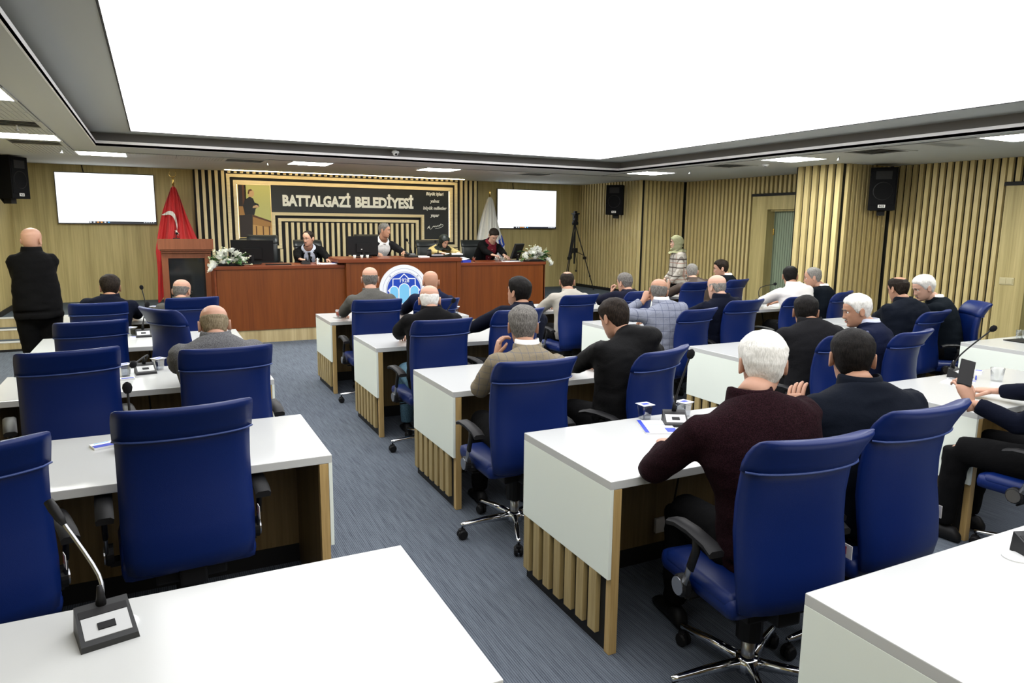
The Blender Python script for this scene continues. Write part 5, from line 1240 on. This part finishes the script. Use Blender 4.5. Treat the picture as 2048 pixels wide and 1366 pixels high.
M['scarfg'] = cloth('sage_headscarf', (0.2890, 0.2890, 0.1700), .8, 600, .06); M['scarfk'] = plain('black_satin_headscarf', (.010, .014, .012), .5, spec=.3, bump=.1, bscale=20); M['ochre'] = cloth('ochre_coat', (.40, .31, .13), .9)
M['redshirt'] = cloth('dark_red_shirt', (.13, .014, .022), .85, 300, .3); M['tiek'] = plain('black_tie', (.006, .006, .007), .5); M['shirtblue'] = cloth('pale_blue_shirt', (.56, .60, .72), .8, 700, .05)
M['cuff'] = M['shirtw']
NR = {k: v - DD for k, v in FAR.items()}
def seatof(k): o = CHO[k]; return (o.location.x, o.location.y)
def P(label, ch, row, x, y, top, mat, **kw):
    if ch: px, py = seatof(ch); kw.setdefault('pelvis', (.5 * px + .5 * x if abs(px - x) < .25 else x, max(py + .0, y - .24)))
    kw.setdefault('near', NR[row] if row else None)
    return person(label, x, y, top, M and mat, **kw)
# left block
P('man in a dark suit with thick dark hair, first row left, facing the screen', 'A', (1, 0), -.41, 7.79, 1.225, 'navy', skin='skinB', hair=('full', 'hairB', .018), yaw=-4, hyaw=2, nb=(0, -.082, -0.195))
P('bald man in a grey suit and glasses in front of the lectern', 'Bq', (1, 0), .21, 7.79, 1.175, 'greyj', hair=('horseshoe', 'hairS', .006), yaw=-8, hyaw=-28, glasses=True, nb=(0, -.082, -0.195))
P('balding man in a grey tweed jacket, elbows spread on the left desk', 'E', (1, 2), .28, 4.44, 1.265, 'tweed', hair=('horseshoe', 'hairT', .010), hyaw=0, pitch=24, sh=1.08, nb=(0, -.085, -0.17), lh=dict(p=(.16, 4.92, .80), pole=(-1, -.3, -.1)), rh=dict(p=(.44, 4.92, .80), pole=(1, -.3, -.1)))
# middle block
P('bald man in a grey jacket left of the round emblem', 'I', (2, 0), 1.90, 6.97, 1.315, 'greyj', hair=('horseshoe', 'hairS', .005), yaw=-10, hyaw=-14, pitch=6, nb=(0, -.082, -0.23))
P('bald man in a navy jacket right of the round emblem', 'J', (2, 0), 2.54, 6.97, 1.265, 'navy2', skin='skinB', hair=None, yaw=-6, hyaw=-8, nb=(0, -.082, -0.21))
P('white-haired bald-topped man in a dark jacket and faded jeans', 'K', (2, 1), 1.92, 5.30, 1.265, 'blacksuit', hair=('horseshoe', 'hairW', .009), yaw=-8, hyaw=-18, trousers='jeans', fat=1.12, nb=(0, -.08, -0.18), lh=dict(p=(1.80, 5.72, .80), pole=(-1, -.2, -.2)))
P('black-haired man in a navy suit looking up to the left', 'L', (2, 1), 2.71, 5.30, 1.305, 'navy', hair=('long', 'hairK', .020), yaw=8, hyaw=24, pitch=-6, skin='skinB', lh=dict(p=(2.30, 5.62, .82), pole=(-1, -.2, -.5)), face=True, nb=(0, -.082, -0.22))
P('grey-haired man in a tan checked jacket leaning on his left hand', 'M', (2, 2), 1.89, 3.63, 1.275, 'tan', hair=('full', 'hairS', .015), yaw=-8, hyaw=-24, skin='skinB', shirt='shirtw', lh=dict(p=(1.79, 3.78, .97), pole=(-.55, .1, -1), d=(.25, .1, 1), n=(-1, 0, .1), curl=.7), nb=(0, -.085, -0.23))
P('dark-haired man in a black hooded jacket with head bent', 'N', (2, 2), 2.53, 3.63, 1.295, 'hoodblack', hair=('full', 'hairB', .013), yaw=0, hyaw=8, pitch=24, skin='skinB', fat=1.15, sh=1.08, collar=False, nb=(0.04, -.10, -.215), blobs=[((.0, -.03, .015), .088, (1.2, .85, .7)), ((.07, -.085, -.005), .10, (1.15, .75, .75)), ((.04, -.10, -.06), .10, (1.1, .6, .8))], face=True, lh=dict(p=(2.42, 4.05, .79)))
P('white-haired man in a burgundy boucle jacket in the right foreground', 'O', (2, 3), 2.07, 1.97, 1.34, 'burg', hair=('full', 'hairW', .017), yaw=-14, hyaw=-34, pitch=10, sh=1.20, voxel=.011, nb=(-.09, -.08, -0.215), skin='skinA', hk=1.2, lh=dict(p=(1.94, 2.36, .80), pole=(-1, -.1, -.9), curl=.75, d=(.45, .8, -.1)), rh=dict(p=(2.22, 2.48, .80), curl=.6))
P('stout black-haired man in a navy cotton shirt, right foreground', 'P', (2, 3), 2.58, 1.97, 1.325, 'navyshirt', hair=('full', 'hairK', .012), yaw=-24, hyaw=-44, pitch=8, fat=1.32, sh=1.16, skin='skinB', voxel=.011, nb=(0, -.08, -0.2), collar=True, lh=dict(p=(2.41, 2.09, .95), pole=(-.5, -.5, -.9), d=(.1, .35, .9), n=(-.7, -.6, .2), curl=.35), rh=dict(p=(3.0, 2.4, .80)), hk=1.02)
# second block from the right
P('man in a pale beige suit beside the podium corner', 'Q', (3, 0), 4.19, 6.97, 1.225, 'beige', skin='skinB', hair=('thin', 'hairB', .007), yaw=-10, hyaw=-28, pitch=18, lh=dict(p=(4.10, 7.30, .80), pole=(-1, -.1, -.6)), nb=(0, -.082, -0.215))
P('grey-haired man in a dark anorak resting his chin on his hand', 'R', (3, 0), 4.99, 6.97, 1.195, 'darkj', hair=('receding', 'hairS', .008), yaw=4, hyaw=12, pitch=10, face=True, lh=dict(p=(4.94, 7.16, .93), pole=(-1, .3, -.4), d=(.1, .1, 1), n=(-.6, .6, 0), curl=1.1), nb=(0, -.082, -0.215))
P('balding man in a light checked blazer with a hand at his face', 'S', (3, 1), 4.18, 5.30, 1.265, 'check', hair=('horseshoe', 'hairS', .013), yaw=-12, hyaw=-30, pitch=12, roll=6, skin='skinB', shirt='shirtw', sh=1.06, lh=dict(p=(4.11, 5.42, 1.06), pole=(-1, .2, -.7), d=(.55, .25, .7), n=(-.5, -.6, .4), curl=1.1), nb=(0, -.082, -0.215))
P('bald man in a navy jacket with a shaved white fringe of hair', 'T', (3, 1), 4.89, 5.30, 1.285, 'navy', hair=('horseshoe', 'hairG', .003), yaw=-4, hyaw=2, pitch=8, skin='skinC', lh=dict(p=(4.72, 5.72, .80), pole=(-1, -.2, -.3)), nb=(0, -.082, -0.2))
P('dark-haired man in a charcoal suit behind the black head', 'P20c', (3, 2), 4.21, 3.63, 1.255, 'charcoal', hair=('full', 'hairK', .013), yaw=-24, hyaw=-46, pitch=10, skin='skinB', sh=1.08, nb=(0, -.08, -0.17), lh=dict(p=(4.28, 3.98, .80), pole=(-.6, -.1, -.9)))
P('white-haired man in a navy suit turning his face to the left', 'X', (3, 2), 4.76, 3.63, 1.245, 'navy2', hair=('full', 'hairW', .016), yaw=22, hyaw=54, pitch=14, skin='skinB', face=True, brow='hairS', mous='hairS', sh=1.08, shirt='shirtblue', nb=(.03, -.10, -.225), lh=dict(p=(4.90, 3.98, .80), pole=(-.4, .1, -1)))
R24 = P('man in a navy suit at the right edge holding up a phone', 'P24', (3, 3), 4.15, 1.92, 1.27, 'navy', hair=('full', 'hairB', .013), yaw=6, skin='skinA', hk=1.08, lh=dict(p=(3.87, 2.22, .835), pole=(.2, .1, -1), d=(-.10, .35, .9), n=(-.45, -.85, .1), curl=.9), rh=dict(p=(4.4, 2.40, .80)))
# far right block
P('man in a brown leather jacket with a lanyard by the checked coat', 'U', (4, 0), 6.76, 7.84, 1.235, 'brownl', hair=('full', 'hairG', .004), yaw=-20, hyaw=-38, pitch=8, skin='skinC', nb=(0, -.082, -0.21))
P('dark-haired man in a blue-black suit in profile before the slatted wall', 'V', (4, 0), 7.29, 7.84, 1.275, 'darkgreen', hair=('full', 'hairB', .018), yaw=24, hyaw=54, pitch=12, face=True, shirt='shirtw', nb=(.05, -.09, -.235))
P('black-haired man in a white shirt leaning on the far right desk', 'W', (4, 1), 6.83, 6.16, 1.285, 'whites', hair=('full', 'hairK', .012), yaw=-18, hyaw=-42, pitch=14, skin='skinB', trousers='trousers_black', nb=(0, -.09, -0.2), lh=dict(p=(6.80, 6.60, .83), pole=(-1, -.1, -.6)))
P('grey-haired man in a blue-black suit with a hand at his mouth', 'W2', (4, 1), 7.22, 6.16, 1.265, 'darkgreen', hair=('receding', 'hairG', .009), yaw=18, hyaw=42, pitch=12, face=True, brow='hairS', shirt='shirtw', skin='skinA', fat=1.12, nb=(.06, -.11, -.245), lh=dict(p=(7.00, 6.30, .97), pole=(-.6, .2, -.8), d=(.1, .3, .9), n=(-.7, .6, 0), curl=1.1))
P('dark-haired man in a navy polo next to a white-haired neighbour', 'Y', (4, 2), 6.47, 4.50, 1.285, 'navyshirt', hair=('thin', 'hairB', .012), yaw=-10, hyaw=-8, pitch=14, skin='skinB', fat=1.25, sh=1.1, face=True, beard=None, lh=dict(p=(6.74, 4.98, .80), pole=(-.6, -.1, -.8)))
P('white-haired man in a blue-black suit bending towards his neighbour', 'Z', (4, 2), 6.86, 4.50, 1.285, 'darkgreen', hair=('full', 'hairW', .020), yaw=24, hyaw=60, pitch=22, face=True, brow='hairS', mous='hairS', shirt='shirtw', skin='skinC', pelvis=(7.02, 4.28), nb=(.08, -.11, -.235))
# podium
person('man in a black suit and tie at the left of the podium', 2.215, 11.78, 1.615, 'blacksuit', floor=ZS, yaw=176, hyaw=134, pitch=8, hair=('receding', 'hairB', .008), face=True, mous='hairS', front=('shirtblue', 'tiek', .42), pelvis=(2.34, 12.20), skin='skinA', nb=(0, -.05, -.255), lh=dict(p=(2.44, 11.36, 1.165), curl=.3, d=(-.25, .9, -.05)), rh=dict(p=(2.02, 11.34, 1.165), curl=.4), collar=False)
person('man in an open white shirt and dark blazer at the middle of the podium', 3.48, 11.80, 1.752, 'charcoal', floor=ZS, yaw=186, hyaw=238, pitch=8, hair=('full', 'hairS', .006), face=True, front=('shirtw', None, .62), pelvis=(3.40, 12.22), skin='skinB', nb=(0, -.045, -.265), collar=False, lh=dict(p=(3.72, 11.36, 1.26), curl=.4), rh=dict(p=(3.22, 11.36, 1.26)))
person('woman in a black headscarf and ochre coat reading at the podium', 4.535, 11.75, 1.565, 'ochre', floor=ZS, yaw=182, hyaw=192, pitch=34, hair=None, hood=('scarfk', 1), face=True, skin='skinC', pelvis=(4.52, 12.18), nb=(0, -.085, -.215), collar=False, sh=.94, headk=.95, lh=dict(p=(4.66, 11.34, 1.26)), rh=dict(p=(4.36, 11.34, 1.26)))
person('man in a dark red shirt and black jacket writing at the podium', 5.49, 11.74, 1.675, 'blacksuit', floor=ZS, yaw=176, hyaw=172, pitch=44, hair=('full', 'hairB', .017), face=True, front=('redshirt', None, .50), pelvis=(5.40, 12.16), skin='skinC', nb=(0, -.09, -.225), collar=False, lh=dict(p=(5.54, 11.28, 1.17), curl=.6, d=(-.3, .8, -.3)), rh=dict(p=(5.34, 11.26, 1.17), curl=.6))
# standing
person('bald man in black standing with folded arms at the left edge', -1.03, 8.0, 1.672, 'blacksuit', yaw=8, hyaw=-22, pitch=-2, hair=None, skin='skinA', stand=True, fat=1.02, sh=.84, nb=(-.01, -.03, -.205), lh=dict(rel=(.06, .20, 1.08), pole=(-.35, -.1, -1), d=(1, .1, 0), n=(0, 1, 0)), rh=dict(rel=(-.06, .23, 1.04), pole=(.5, -.1, -1), d=(-1, .1, 0), n=(0, 1, 0)),
       skirt=[(-.30, .185, .15, .15), (-.15, .195, .155, .155), (0, .190, .155, .15)], hk=.92)
person('woman in a sage headscarf and checked coat walking along the slatted wall', 7.66, 9.3, 1.60, 'plaid', yaw=62, hyaw=64, pitch=4, hair=None, hood=('scarfg', 1), face=True, skin='skinC', stand=True, sh=.95, nb=(0, -.035, -.235), collar=False, headk=.95, skirt=[(-.75, .235, .20, .22), (-.4, .215, .18, .19), (0, .20, .155, .165)], lh=dict(rel=(-.24, .14, .84), pole=(-.6, -.6, -.2), d=(0, .3, -1), n=(-1, 0, 0)), rh=dict(rel=(.24, .12, .84), pole=(.6, -.6, -.2), d=(0, .3, -1), n=(1, 0, 0)))
finish_people()
# things that people hold or wear loose
_a = R24['arms'][0]; _bm = R24['body'].matrix_basis
_w = _bm @ (_a[3] + _a[4].normalized() * .125); _w += V((.03, -.005, .03))
ph = thing('mobile_phone', 'black phone held up in the hand at the right edge', 'phone', _w)
MB().box(-.037, .037, -.0045, .0045, -.074, .074, .004).build('phone_body', M['plastic'], ph); MB().box(-.034, .034, -.0055, -.0045, -.068, .068).build('display', M['black'], ph)
ph.rotation_euler = (math.radians(-28), math.radians(14), math.radians(-42))
